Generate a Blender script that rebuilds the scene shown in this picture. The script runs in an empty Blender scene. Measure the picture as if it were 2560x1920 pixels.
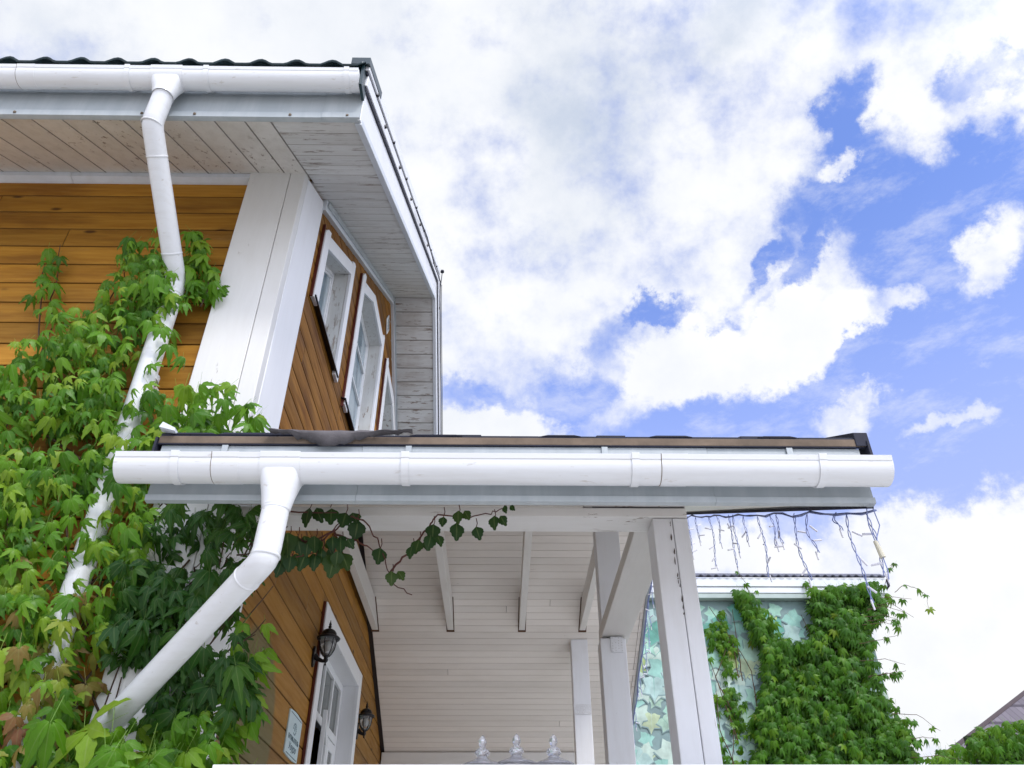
import bpy, bmesh, math, random
import numpy as np
from mathutils import Vector, Matrix
random.seed(7); rng = np.random.default_rng(7)
C = bpy.context.scene.collection
sc = bpy.context.scene
S = 1.2; H = 1.6                       # building units -> metres, eye height
def W(p): return Vector((p[0]*S, p[1]*S, p[2]*S+H))

# ------------------------------------------------------------------ camera
t, r, w = 0.63157501, -0.00279766, 0.01518702
f = Vector((math.sin(w)*math.cos(t), math.cos(w)*math.cos(t), math.sin(t)))
r0 = Vector((math.cos(w), -math.sin(w), 0)); u0 = r0.cross(f)
rr = math.cos(r)*r0+math.sin(r)*u0; uu = rr.cross(f)
cam = bpy.data.cameras.new('camera'); co = bpy.data.objects.new('camera', cam); C.objects.link(co)
M = Matrix((rr, uu, -f)).transposed().to_4x4(); M.translation = Vector((0, 0, H)); co.matrix_world = M
cam.sensor_width = 36; cam.lens = 36*1991.8/2560; cam.clip_start = 0.05; cam.clip_end = 3000
sc.camera = co
sc.view_settings.view_transform = 'Standard'; sc.view_settings.look = 'None'
sc.view_settings.exposure = 0.10; sc.view_settings.gamma = 1

# ------------------------------------------------------------------ node helper
class NT:
    def __init__(s, tree): s.t = tree; s.n = tree.nodes; s.l = tree.links
    def add(s, typ, props=None, ins=None):
        n = s.n.new(typ)
        for k, v in (props or {}).items(): setattr(n, k, v)
        for k, v in (ins or {}).items(): s.set(n, k, v)
        return n
    def set(s, n, k, v):
        i = n.inputs[k]
        if isinstance(v, bpy.types.Node): v = v.outputs[0]
        if isinstance(v, bpy.types.NodeSocket): s.l.new(v, i)
        else: i.default_value = v
    def math(s, op, a, b=0.0, c=None, clamp=False):
        n = s.add('ShaderNodeMath', {'operation': op, 'use_clamp': clamp}, {0: a, 1: b})
        if c is not None: s.set(n, 2, c)
        return n
    def mix(s, fac, a, b, blend='MIX'):
        n = s.add('ShaderNodeMix', {'data_type': 'RGBA', 'blend_type': blend}, {0: fac, 6: a, 7: b})
        return n.outputs[2]
    def rng(s, v, a, b, c=0.0, d=1.0, smooth=False):
        return s.add('ShaderNodeMapRange', {'interpolation_type': 'SMOOTHSTEP' if smooth else 'LINEAR'}, {0: v, 1: a, 2: b, 3: c, 4: d})
    def noise(s, vec, scale, detail=4, rough=.55, out=0):
        n = s.add('ShaderNodeTexNoise', None, {'Scale': scale, 'Detail': detail, 'Roughness': rough})
        if vec is not None: s.set(n, 'Vector', vec)
        return n.outputs[out]
    def mapping(s, vec, scale=(1, 1, 1), rot=(0, 0, 0), loc=(0, 0, 0), typ='POINT'):
        n = s.add('ShaderNodeMapping', {'vector_type': typ}, {'Vector': vec, 'Scale': scale, 'Rotation': rot, 'Location': loc})
        return n.outputs[0]

# ------------------------------------------------------------------ sky, clouds and sun
SUN_AZ, SUN_EL = math.radians(150), math.radians(46)     # sun behind the viewer, to the right
world = bpy.data.worlds.new('World'); sc.world = world; world.use_nodes = True
N = NT(world.node_tree); N.n.clear()
out = N.add('ShaderNodeOutputWorld'); bg = N.add('ShaderNodeBackground'); N.l.new(bg.outputs[0], out.inputs[0])
sky = N.add('ShaderNodeTexSky', {'sky_type': 'NISHITA', 'sun_disc': False, 'sun_elevation': SUN_EL, 'sun_rotation': SUN_AZ, 'altitude': 100, 'air_density': 1.0, 'dust_density': .6, 'ozone_density': 2.2})
gen = N.add('ShaderNodeTexCoord').outputs['Generated']
n1 = N.noise(gen, 5.0, 9, .62, 1); n2 = N.noise(gen, 17.0, 9, .65, 1)
w1 = N.add('ShaderNodeVectorMath', {'operation': 'MULTIPLY_ADD'}, {0: n1, 1: (.15, .15, .15), 2: gen}).outputs[0]
w2 = N.add('ShaderNodeVectorMath', {'operation': 'MULTIPLY_ADD'}, {0: n2, 1: (.085, .085, .085), 2: w1}).outputs[0]
warp = N.add('ShaderNodeVectorMath', {'operation': 'SUBTRACT'}, {0: w2, 1: (.1175, .1175, .1175)}).outputs[0]
# patches of open sky, clouds and grey cloud bellies: azimuth, elevation, half width, half height (deg), tilt, weight
BLUE = [(22.5, 38.6, 3.2, .8, 30, .8), (19.0, 38.2, 1.4, .7, 0, .7), (27.5, 41.0, 2.0, 1.0, 40, .8), (29.5, 35.4, 1.6, .7, 20, .6), (36.8, 38.0, 1.5, 3.2, 10, 1.3), (38.4, 36.5, 6.9, 9.5, 0, 1.2), (35.8, 44.5, 3.8, 5.0, 20, 0.9), (36.1, 48.8, 2.3, 1.8, 40, 0.8), (46.3, 47.3, 1.9, 1.2, 30, 0.6), (45.1, 41.8, 2.7, 3.6, 0, 1), (32.1, 31.0, 9.8, 4.5, 0, 1), (18.0, 32.0, 9.7, 2.6, 5, 1), (6.6, 34.2, 5.0, 1.7, 0, 0.5), (13.6, 40.3, 2.6, 1.0, -5, 0.9), (24.5, 41.7, 2.2, 0.9, 25, 0.8), (9.4, 37.8, 1.7, 3.0, -30, 0.4), (-2.6, 34.5, 3.7, 1.3, 0, 0.55), (33.0, 25.9, 7.3, 2.3, 0, 0.9), (22.1, 26.8, 8.1, 3.4, 0, 0.85), (27.3, 39.3, 1.9, 1.6, 0, 0.5), (29.5, 44.0, 2.4, 2.6, 20, .7), (21.0, 39.5, 3.5, 1.0, 25, .5), (30.5, 37.5, 2.0, 1.5, 0, .4), (7.0, 35.6, 3.0, 1.6, -20, .5)]
CLOUD = [(-38, 60, 26, 12, 0, .55), (12, 66, 16, 6, 0, .4), (41.2, 38.3, 4.3, 2.3, 35, 1.6), (16.1, 36.2, 6.2, 2.8, 25, 1.1), (25.0, 37.2, 6.0, 3.5, 15, 1.1), (32.0, 36.9, 3.0, 1.7, -10, 1.0), (27.8, 31.3, 3.6, 1.6, -10, 1.2), (33.4, 46.1, 1.5, 1.0, 30, 1), (33.6, 28.6, 3.2, 1.1, 0, 1.1), (39.6, 46.2, 3.2, 2.3, 45, 0.7), (1.8, 33.2, 5.0, 1.5, 0, 1), (33.0, 19.8, 6.5, 4.5, 0, 1.1), (31.1, 14.2, 8.2, 4.1, 0, 1), (17.9, 23.1, 5.3, 1.9, 0, 0.6), (37.4, 31.1, 0.9, 0.6, 0, 0.6), (30.4, 31.8, 1.2, 0.8, 30, 0.5)]
GREY = [(9.2, 56.9, 5.3, 9.3, 10, 1), (26.9, 57.5, 5.0, 2.7, 0, 0.9), (-16.7, 58.0, 9.1, 6.0, 0, 0.4), (6.8, 46.2, 3.9, 4.9, 0, 0.4), (-46.2, 50.1, 8.0, 2.7, 0, 0.5)]
def field(L, lo, hi, vec):
    acc = None
    for az, el, rx, ry, tilt, wt in L:
        a, e = math.radians(az), math.radians(el)
        d = Vector((math.sin(a)*math.cos(e), math.cos(a)*math.cos(e), math.sin(e)))
        ea = Vector((math.cos(a), -math.sin(a), 0)); up = ea.cross(d)
        ti = math.radians(tilt)
        X = math.cos(ti)*ea+math.sin(ti)*up; Y = -math.sin(ti)*ea+math.cos(ti)*up; Z = X.cross(Y)
        R = Matrix((X, Y, Z)).transposed().to_euler()
        m = N.mapping(vec, (math.sin(math.radians(rx)), math.sin(math.radians(ry)), .8), tuple(R), tuple(d), 'TEXTURE')
        ln = N.add('ShaderNodeVectorMath', {'operation': 'LENGTH'}, {0: m}).outputs['Value']
        v = N.math('MULTIPLY', N.rng(ln, hi, lo, 0, 1, True), wt)
        acc = v if acc is None else N.math('ADD', acc, v)
    return acc
B = N.math('MINIMUM', field(BLUE, .35, 1.35, warp), 1.3)
K = field(CLOUD, .3, 1.25, warp)
G = field(GREY, .1, 1.5, warp)
fb = N.noise(gen, 9.0, 12, .6)
m = N.math('ADD', N.math('MULTIPLY_ADD', N.math('SUBTRACT', fb, .5), 3.1, .88), N.math('SUBTRACT', K, N.math('MULTIPLY', B, 1.15)))
alpha = N.rng(m, -.10, 1.22, .02, 1, True)
big = N.noise(gen, 2.6, 6, .55)
mid = N.noise(gen, 13.0, 8, .6)
shade = N.math('ADD', N.math('MULTIPLY', N.rng(big, .42, .70, 0, 1, True), .22), N.math('MULTIPLY', N.math('MULTIPLY', G, N.rng(mid, .25, .7, .5, 1.1)), .75), clamp=True)
shade = N.math('ADD', shade, N.math('MULTIPLY', N.rng(mid, .42, .70, 0, 1, True), .13), clamp=True)
wsp = N.noise(N.mapping(gen, (6, 6, 14), (.3, .5, .2)), 1.5, 10, .68)
alpha = N.math('MAXIMUM', alpha, N.math('MULTIPLY', N.rng(wsp, .46, .74, 0, 1, True), .42))
ccol = N.mix(shade, (.955, .965, .985, 1), (.56, .63, .76, 1))
skyc = N.mix(1.0, sky.outputs[0], (.215, .225, .315, 1), 'MULTIPLY')
sep = N.add('ShaderNodeSeparateXYZ', None, {0: gen})
low = N.rng(sep.outputs[2], .74, .34, 0, 1, True)
skyc = N.mix(N.math('MULTIPLY', low, .86), skyc, (.43, .52, .95, 1))
sdir = (math.sin(SUN_AZ)*math.cos(SUN_EL), math.cos(SUN_AZ)*math.cos(SUN_EL), math.sin(SUN_EL))
dots = N.add('ShaderNodeVectorMath', {'operation': 'DOT_PRODUCT'}, {0: gen, 1: sdir}).outputs['Value']
glow = N.rng(dots, .35, 1.0, 1.0, 2.35, True)      # unseen sky behind the viewer, brightened round the sun as added fill light
N.set(bg, 'Color', N.mix(alpha, skyc, ccol)); N.set(bg, 'Strength', glow)
sl = bpy.data.lights.new('sun', 'SUN'); sl.energy = 1.55; sl.angle = math.radians(9); sl.color = (1, .96, .9)
so = bpy.data.objects.new('sun', sl); C.objects.link(so)
sd = Vector((math.sin(SUN_AZ)*math.cos(SUN_EL), math.cos(SUN_AZ)*math.cos(SUN_EL), math.sin(SUN_EL)))
so.rotation_euler = sd.to_track_quat('Z', 'Y').to_euler(); so.location = (0, -5, 12)

# ------------------------------------------------------------------ materials
def mat(name): 
    m = bpy.data.materials.new(name); m.use_nodes = True
    n = NT(m.node_tree); b = n.n['Principled BSDF']
    return m, n, b
def objc(n): return n.add('ShaderNodeTexCoord').outputs['Object']
def bump(n, b, h, strength=.2, dist=.01):
    bp = n.add('ShaderNodeBump', None, {'Height': h, 'Strength': strength, 'Distance': dist}); n.set(b, 'Normal', bp.outputs[0])
def attr(n, name='col'):
    a = n.add('ShaderNodeAttribute', {'attribute_name': name}); s = n.add('ShaderNodeSeparateColor', None, {0: a.outputs['Color']}); return s.outputs
def wood_stain(name, axis, c1, c2, cdark, weather, wcol=(.33, .2, .09, 1), olive=None, rough=.5):
    m, n, b = mat(name); oc = objc(n); a = attr(n)
    rand = n.add('ShaderNodeCombineXYZ', None, {0: n.math('MULTIPLY', a[0], 37.), 1: n.math('MULTIPLY', a[0], 17.), 2: n.math('MULTIPLY', a[0], 71.)})
    oc2 = n.add('ShaderNodeVectorMath', {'operation': 'ADD'}, {0: oc, 1: rand.outputs[0]}).outputs[0]
    st = [14, 14, 14]; st[axis] = .9
    g1 = n.noise(n.mapping(oc2, tuple(st)), 3.0, 6, .62)
    st2 = [3.5, 3.5, 3.5]; st2[axis] = .5
    g2 = n.noise(n.mapping(oc2, tuple(st2)), 2.0, 5, .6)
    col = n.mix(n.rng(g1, .3, .7, 0, 1), c1, c2)
    col = n.mix(n.rng(g2, .42, .72, 0, .75, True), col, cdark)
    wz = n.noise(n.mapping(oc2, tuple([x*1.3 for x in st2])), 1.6, 8, .7)
    col = n.mix(n.rng(wz, .60, .74, 0, weather, True), col, wcol)
    # knots
    vo = n.add('ShaderNodeTexVoronoi', None, {'Vector': n.mapping(oc2, tuple([7 if i != axis else 2.6 for i in range(3)])), 'Scale': 1.0})
    kn = n.rng(vo.outputs['Distance'], .05, .13, .85, 0, True)
    col = n.mix(kn, col, (.05, .017, .004, 1))
    col = n.mix(1.0, col, n.add('ShaderNodeCombineColor', None, {0: n.rng(a[0], 0, 1, .74, 1.18), 1: n.rng(a[0], 0, 1, .74, 1.16), 2: n.rng(a[0], 0, 1, .74, 1.12)}).outputs[0], 'MULTIPLY')
    col = n.mix(n.math('MULTIPLY', a[1], .54), col, (.035, .012, .006, 1))      # groove shade painted dark on the plank joint faces
    if olive:
        d = n.add('ShaderNodeVectorMath', {'operation': 'DISTANCE'}, {0: oc, 1: olive[0]}).outputs['Value']
        dn = n.math('ADD', d, n.math('MULTIPLY', n.math('SUBTRACT', n.noise(oc, 3.0), .5), .12))
        col = n.mix(n.rng(dn, olive[1], olive[1]-.05, 0, .85), col, (.155, .135, .055, 1))
    n.set(b, 'Specular IOR Level', .22); n.set(b, 'Base Color', col); n.set(b, 'Roughness', n.rng(g1, .2, .8, rough-.08, rough+.14)); bump(n, b, g1, .25, .004)
    return m
def painted(name, base, axis=0, peel=0.0, dirt=.15, dirtcol=(.30, .25, .18, 1), rough=.5, peelcol=(.25, .18, .13, 1), streak=1.0, joint=.55):
    m, n, b = mat(name); oc = objc(n); a = attr(n)
    rand = n.add('ShaderNodeCombineXYZ', None, {0: n.math('MULTIPLY', a[0], 13.), 1: n.math('MULTIPLY', a[0], 29.), 2: n.math('MULTIPLY', a[0], 7.)})
    oc2 = n.add('ShaderNodeVectorMath', {'operation': 'ADD'}, {0: oc, 1: rand.outputs[0]}).outputs[0]
    st = [9, 9, 9]; st[axis] = 1.1
    g = n.noise(n.mapping(oc2, tuple(st)), 2.5, 6, .65)
    blot = n.noise(oc2, 1.7, 5, .6)
    col = n.mix(n.rng(g, .45, .8, 0, dirt*streak), base, dirtcol)
    col = n.mix(n.rng(blot, .5, .75, 0, dirt), col, dirtcol)
    k = n.rng(a[0], 0, 1, .93, 1.04)
    col = n.mix(1.0, col, n.add('ShaderNodeCombineColor', None, {0: k, 1: k, 2: k}).outputs[0], 'MULTIPLY')
    h = g
    if peel > 0:
        st = [22, 22, 22]; st[axis] = 4.0
        p = n.noise(n.mapping(oc2, tuple(st)), 1.5, 7, .68); lo_ = .575 if peel > .5 else (.60 if peel > .1 else .665)
        patch = n.noise(oc, 1.9, 3, .5)
        pm = n.math('MULTIPLY', n.rng(p, lo_, lo_+.03, 0, 1), n.rng(patch, .52-peel*.25, .62, 0, 1), clamp=True)
        tone = n.mix(n.rng(g, .3, .7, 0, 1), peelcol, (.12, .07, .045, 1))
        col = n.mix(n.math('MULTIPLY', pm, .9), col, tone); h = n.math('SUBTRACT', g, pm)
    col = n.mix(n.math('MULTIPLY', a[1], joint), col, (.16, .12, .09, 1))      # shade between boards painted into the colour of their edges
    n.set(b, 'Base Color', col); n.set(b, 'Roughness', rough); bump(n, b, h, .22, .004)
    return m
def plain(name, col, rough=.5, metal=0.0, vary=.06, scale=6, bumps=0.0, emit=None):
    m, n, b = mat(name); oc = objc(n)
    g = n.noise(oc, scale, 5, .6)
    dark = tuple([c*(1-vary*2.5) for c in col[:3]]+[1])
    n.set(b, 'Base Color', n.mix(n.rng(g, .35, .75, 0, 1), (*col[:3], 1), dark)); n.set(b, 'Roughness', rough); n.set(b, 'Metallic', metal)
    if bumps: bump(n, b, n.noise(oc, scale*12, 4, .6), bumps, .003)
    return m
def gutter_mat():
    m, n, b = mat('white_gutter_paint'); oc = objc(n)
    st = n.noise(n.mapping(oc, (1.0, 9, 22)), 2.4, 6, .65)
    sp = n.noise(n.mapping(oc, (14, 50, 50)), 1.0, 4, .6)
    col = n.mix(n.rng(st, .45, .75, 0, .20), (.74, .755, .775, 1), (.46, .43, .38, 1))
    col = n.mix(n.rng(sp, .64, .72, 0, .40), col, (.35, .28, .2, 1))
    n.set(b, 'Base Color', col); n.set(b, 'Roughness', .32); n.set(b, 'Coat Weight', .15)
    return m
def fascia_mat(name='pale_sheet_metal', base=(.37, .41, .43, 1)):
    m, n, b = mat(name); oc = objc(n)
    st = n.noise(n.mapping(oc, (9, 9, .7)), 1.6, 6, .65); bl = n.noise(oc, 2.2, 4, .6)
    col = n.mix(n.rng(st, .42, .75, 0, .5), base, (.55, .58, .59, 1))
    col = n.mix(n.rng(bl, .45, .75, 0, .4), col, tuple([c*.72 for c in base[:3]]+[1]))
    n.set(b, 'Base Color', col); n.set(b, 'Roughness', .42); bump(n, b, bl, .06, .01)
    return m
def leaf_mat(name, c0, c1, c2, c3, trans=.35):
    # r: leaf's own tint along the ramp, g: distance from the midrib
    m, n, b = mat(name); a = attr(n); oc = objc(n)
    ramp = n.add('ShaderNodeValToRGB', None, {0: a[0]}); cr = ramp.color_ramp
    cr.elements[0].color = c0; cr.elements[0].position = 0
    cr.elements[1].color = c3; cr.elements[1].position = 1
    e = cr.elements.new(.45); e.color = c1
    e = cr.elements.new(.86); e.color = c2
    col = ramp.outputs[0]
    rib = n.rng(a[1], 0, .13, .5, 0)
    col = n.mix(rib, col, n.mix(.5, col, (.35, .42, .16, 1)))
    sp = n.noise(oc, 40, 3, .5)
    col = n.mix(n.rng(sp, .45, .8, 0, .22), col, (.05, .07, .015, 1))
    n.set(b, 'Base Color', col); n.set(b, 'Roughness', .38); n.set(b, 'Specular IOR Level', .26)
    wv = n.add('ShaderNodeTexWave', None, {'Vector': oc, 'Scale': 30., 'Distortion': 6.})
    bump(n, b, wv, .12, .002)
    tr = n.add('ShaderNodeBsdfTranslucent', None, {'Color': n.mix(.5, col, (.30, .50, .05, 1))})
    mx = n.add('ShaderNodeMixShader', None, {0: trans, 1: b.outputs[0], 2: tr.outputs[0]})
    n.l.new(mx.outputs[0], n.n['Material Output'].inputs[0])
    return m
def glass_mat(name, tint, rough=.05, see=.0):
    m, n, b = mat(name)
    n.set(b, 'Base Color', tint); n.set(b, 'Roughness', rough); n.set(b, 'Specular IOR Level', .9); n.set(b, 'Transmission Weight', see); n.set(b, 'IOR', 1.45)
    oc = objc(n); bump(n, b, n.noise(oc, 2.5, 2, .5), .05, .01)
    return m
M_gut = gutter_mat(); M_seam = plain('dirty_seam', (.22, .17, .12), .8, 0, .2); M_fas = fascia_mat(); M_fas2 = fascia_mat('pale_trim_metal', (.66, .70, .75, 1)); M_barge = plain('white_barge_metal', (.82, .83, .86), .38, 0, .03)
M_front = wood_stain('golden_log_siding', 0, (.45, .225, .030, 1), (.31, .135, .014, 1), (.155, .058, .008, 1), .6, (.36, .21, .07, 1), rough=.6)
M_gable = wood_stain('brown_weathered_siding', 1, (.33, .150, .014, 1), (.185, .070, .007, 1), (.070, .023, .004, 1), .9, (.52, .33, .11, 1), rough=.68)
M_door_wall = wood_stain('ochre_siding', 1, (.36, .178, .026, 1), (.29, .132, .018, 1), (.19, .080, .014, 1), .3, (.33, .18, .07, 1), olive=((1.4*S, .70*S, 2.12*S), .46))
M_soff = painted('peeling_white_boards', (.74, .74, .72, 1), 0, .62, .28)
M_soffy = painted('beige_stained_boards', (.77, .745, .70, 1), 1, .5, .26)
M_soff2 = painted('flaking_grey_boards', (.66, .67, .66, 1), 0, .9, .50, (.24, .17, .12, 1))
M_ceil = painted('cream_ceiling_boards', (.78, .735, .685, 1), 0, .04, .12, rough=.42, joint=.34)
M_post = painted('white_painted_timber', (.75, .76, .785, 1), 2, .03, .12)
M_beam = painted('white_painted_beam', (.76, .75, .73, 1), 0, .14, .12)
M_raft = painted('white_painted_rafter', (.70, .68, .65, 1), 1, .02, .12)
M_corner = painted('cream_cracked_board', (.72, .715, .695, 1), 2, .03, .14, (.45, .42, .36, 1), peelcol=(.56, .53, .48, 1))
M_trim = painted('white_window_trim', (.78, .79, .81, 1), 2, .05, .06)
M_reveal = painted('worn_white_reveal', (.66, .665, .65, 1), 2, .6, .25, peelcol=(.40, .31, .24, 1))
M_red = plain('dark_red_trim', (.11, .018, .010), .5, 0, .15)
M_black = plain('black_flashing', (.012, .010, .014), .35, 0, .2)
M_navy = plain('dark_navy_edge', (.010, .012, .030), .75, 0, .2)
M_pvc = plain('white_pvc', (.80, .82, .84), .3, 0, .02)
M_glass = glass_mat('blue_grey_glass', (.22, .31, .36, 1), .06)
n_ = NT(M_glass.node_tree); b_ = n_.n['Principled BSDF']; n_.set(b_, 'Base Color', n_.mix(n_.rng(n_.noise(n_.mapping(objc(n_), (3, 3, .6)), 1.6, 4, .5), .38, .62, 0, 1, True), (.12, .19, .24, 1), (.42, .50, .54, 1)))   # soft pale reflection painted into the pane colour
M_glass_d = glass_mat('dark_door_glass', (.10, .115, .105, 1), .05)
M_inside = plain('dark_interior', (.010, .012, .018), .6)
M_tile = plain('dark_green_roof_tile', (.012, .035, .042), .32, .1, .25)
M_shing = plain('brown_shingle_edge', (.19, .14, .10), .9, 0, .25, 5, .6)
M_felt = plain('torn_grey_felt', (.12, .11, .115), .95, 0, .25, 9, .9)
M_iron = plain('black_cast_iron', (.012, .012, .016), .38, .3, .2)
M_lglass = glass_mat('lantern_glass', (.75, .78, .80, 1), .03, .85)
M_bulb = plain('frosted_bulb', (.75, .74, .70), .4)
M_crystal, n_, b_ = mat('clear_crystal_glass')
n_.set(b_, 'Base Color', (.95, .95, 1.0, 1)); n_.set(b_, 'Roughness', .04); n_.set(b_, 'Transmission Weight', .80); n_.set(b_, 'IOR', 1.42); n_.set(b_, 'Specular IOR Level', .8)
fac_ = n_.add('ShaderNodeTexVoronoi', None, {'Vector': objc(n_), 'Scale': 70.}); bump(n_, b_, fac_.outputs['Distance'], .5, .004)
M_stem = plain('brown_vine_stem', (.10, .055, .03), .8, 0, .2)
M_rstem = plain('reddish_vine_shoot', (.12, .035, .025), .7, 0, .2)
M_leafL = leaf_mat('creeper_leaf', (.034, .125, .007, 1), (.098, .255, .010, 1), (.23, .35, .025, 1), (.24, .095, .05, 1), .30)
M_leafR = leaf_mat('dense_creeper_leaf', (.020, .090, .005, 1), (.055, .175, .006, 1), (.13, .25, .010, 1), (.22, .20, .02, 1), .3)
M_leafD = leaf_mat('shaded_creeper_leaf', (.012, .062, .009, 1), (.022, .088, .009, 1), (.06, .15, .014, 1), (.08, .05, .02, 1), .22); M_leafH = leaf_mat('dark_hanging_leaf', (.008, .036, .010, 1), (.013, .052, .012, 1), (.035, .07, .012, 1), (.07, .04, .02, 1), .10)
M_cord = plain('blue_grey_cable', (.20, .25, .50), .4, 0, .1)
M_tube = plain('clear_plastic_lamp', (.72, .72, .80), .2, 0, .1)
M_rail = painted('white_glossy_rail', (.80, .81, .82, 1), 0, .04, .05, rough=.3)

# ------------------------------------------------------------------ mesh helpers
class MB:
    def __init__(s): s.v = []; s.f = []; s.c = []; s.m = []
    def add(s, verts, faces, col=None, mi=0):
        o = len(s.v); s.v += [tuple(p) for p in verts]
        c = random.random() if col is None else col
        for k_, q in enumerate(faces): s.f.append([i+o for i in q]); s.c.append(c[k_] if isinstance(c, list) else c); s.m.append(mi)
        return s
    def box(s, x0, x1, y0, y1, z0, z1, col=None, mi=0):
        v = [(x, y, z) for x in (x0, x1) for y in (y0, y1) for z in (z0, z1)]
        return s.add(v, [(0, 1, 3, 2), (4, 6, 7, 5), (0, 4, 5, 1), (2, 3, 7, 6), (0, 2, 6, 4), (1, 5, 7, 3)], col, mi)
    def prism(s, pts, axis, a, b, col=None, mi=0):
        # pts are the other two coordinates in order
        def P(p, t): q = list(p); q.insert(axis, t); return q
        n = len(pts); v = [P(p, a) for p in pts]+[P(p, b) for p in pts]
        fs = [tuple(range(n))[::-1], tuple(range(n, 2*n))]+[(i, (i+1) % n, n+(i+1) % n, n+i) for i in range(n)]
        return s.add(v, fs, col, mi)
    def strip(s, prof, axis, a, b, col=None, mi=0):      # open profile extruded
        def P(p, t): q = list(p); q.insert(axis, t); return q
        n = len(prof); v = [P(p, a) for p in prof]+[P(p, b) for p in prof]
        return s.add(v, [(i, i+1, n+i+1, n+i) for i in range(n-1)], col, mi)
    def tube(s, path, rad, n=8, cap=True, col=None, mi=0):
        path = [Vector(p) for p in path]; k = len(path)
        rads = rad if isinstance(rad, (list, tuple)) else [rad]*k
        v = []; prev = None
        for i, p in enumerate(path):
            d = (path[min(i+1, k-1)]-path[max(i-1, 0)]).normalized()
            if prev is None:
                a = Vector((0, 0, 1)) if abs(d.z) < .9 else Vector((1, 0, 0)); x = a.cross(d).normalized()
            else: x = (prev-d*prev.dot(d)).normalized()
            prev = x; y = d.cross(x)
            sc_ = 1.0
            if 0 < i < k-1:
                c_ = (path[i+1]-path[i]).normalized().dot((path[i]-path[i-1]).normalized()); sc_ = 1/math.sqrt(max(.3, (1+c_)/2))
            for j in range(n):
                th = 2*math.pi*j/n; v.append(p+(x*math.cos(th)+y*math.sin(th))*rads[i]*(sc_ if sc_ < 1.2 else 1.1))
        fs = [(i*n+j, i*n+(j+1) % n, (i+1)*n+(j+1) % n, (i+1)*n+j) for i in range(k-1) for j in range(n)]
        if cap: fs += [tuple(range(n))[::-1], tuple(range((k-1)*n, k*n))]
        return s.add(v, fs, col, mi)
    def lathe(s, c, prof, n=20, axis=2, col=None, mi=0, sx=1, sy=1):
        v = []
        for rad, z in prof:
            for j in range(n):
                th = 2*math.pi*j/n; v.append((c[0]+sx*rad*math.cos(th), c[1]+sy*rad*math.sin(th), c[2]+z))
        k = len(prof)
        fs = [(i*n+j, i*n+(j+1) % n, (i+1)*n+(j+1) % n, (i+1)*n+j) for i in range(k-1) for j in range(n)]
        fs += [tuple(range(n))[::-1], tuple(range((k-1)*n, k*n))]
        return s.add(v, fs, col, mi)
ORG = {}
def finish(o, label=None, cat=None, group=None, kind=None):
    if label: o['label'] = label
    if cat: o['category'] = cat
    if group: o['group'] = group
    if kind: o['kind'] = kind
    return o
def empty(name, loc, label, cat, group=None, raw=False):
    o = bpy.data.objects.new(name, None); C.objects.link(o); o.location = loc if raw else W(loc); o.empty_display_size = .2
    ORG[o.name] = Vector(o.location); return finish(o, label, cat, group)
def obj(name, mb, m, parent=None, bevel=0, smooth=None, loc=None, raw=False, label=None, solid=0, edit=None, recalc=True):
    org = ORG[parent.name] if parent is not None else (W(loc) if loc is not None else Vector((0, 0, 0)))
    me = bpy.data.meshes.new(name)
    vs = [(Vector(p) if raw else W(p))-org for p in mb.v]
    me.from_pydata(vs, [], mb.f); me.update()
    ca = me.color_attributes.new('col', 'FLOAT_COLOR', 'CORNER')
    buf = []
    for p, c in zip(me.polygons, mb.c): 
        cc = c if isinstance(c, tuple) else (c, 0, 0, 1)
        buf += list(cc)*p.loop_total
    ca.data.foreach_set('color', buf)
    ms = m if isinstance(m, (list, tuple)) else [m]
    for x in ms: me.materials.append(x)
    if len(ms) > 1: me.polygons.foreach_set('material_index', mb.m)
    if recalc or edit:
        bm = bmesh.new(); bm.from_mesh(me)
        if edit: edit(bm, org)
        if recalc: bmesh.ops.recalc_face_normals(bm, faces=bm.faces)
        bm.to_mesh(me); bm.free()
    if smooth is not None:
        me.polygons.foreach_set('use_smooth', [True]*len(me.polygons)); me.set_sharp_from_angle(angle=math.radians(smooth))
    o = bpy.data.objects.new(name, me); C.objects.link(o)
    if parent is not None: o.parent = parent; ORG[o.name] = org
    else: o.location = org; ORG[o.name] = org
    if parent is not None and parent.parent is not None or (parent is not None and parent.type == 'MESH'): pass
    if solid: 
        md = o.modifiers.new('s', 'SOLIDIFY'); md.thickness = solid; md.offset = 0
    if bevel:
        md = o.modifiers.new('b', 'BEVEL'); md.width = bevel; md.segments = 2; md.limit_method = 'ANGLE'; md.angle_limit = math.radians(40)
    if label: o['label'] = label
    return o

# ------------------------------------------------------------------ ground
g = MB(); R_ = 400
for i in range(20):
    for j in range(20):
        g.add([(-R_+i*40, -R_+j*40, 0), (-R_+(i+1)*40, -R_+j*40, 0), (-R_+(i+1)*40, -R_+(j+1)*40, 0), (-R_+i*40, -R_+(j+1)*40, 0)], [(0, 1, 2, 3)], .5)
M_gr, n_, b_ = mat('concrete_paving'); oc = objc(n_)
br = n_.add('ShaderNodeTexBrick', None, {'Vector': oc, 'Scale': 2.2, 'Color1': (.56, .545, .52, 1), 'Color2': (.48, .47, .45, 1), 'Mortar': (.17, .165, .155, 1), 'Mortar Size': .012})
n_.set(b_, 'Base Color', n_.mix(n_.rng(n_.noise(oc, .8), .4, .7, 0, .5), br.outputs[0], (.42, .41, .39, 1))); n_.set(b_, 'Roughness', .85)
obj('ground', g, M_gr, raw=True)['kind'] = 'structure'

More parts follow.
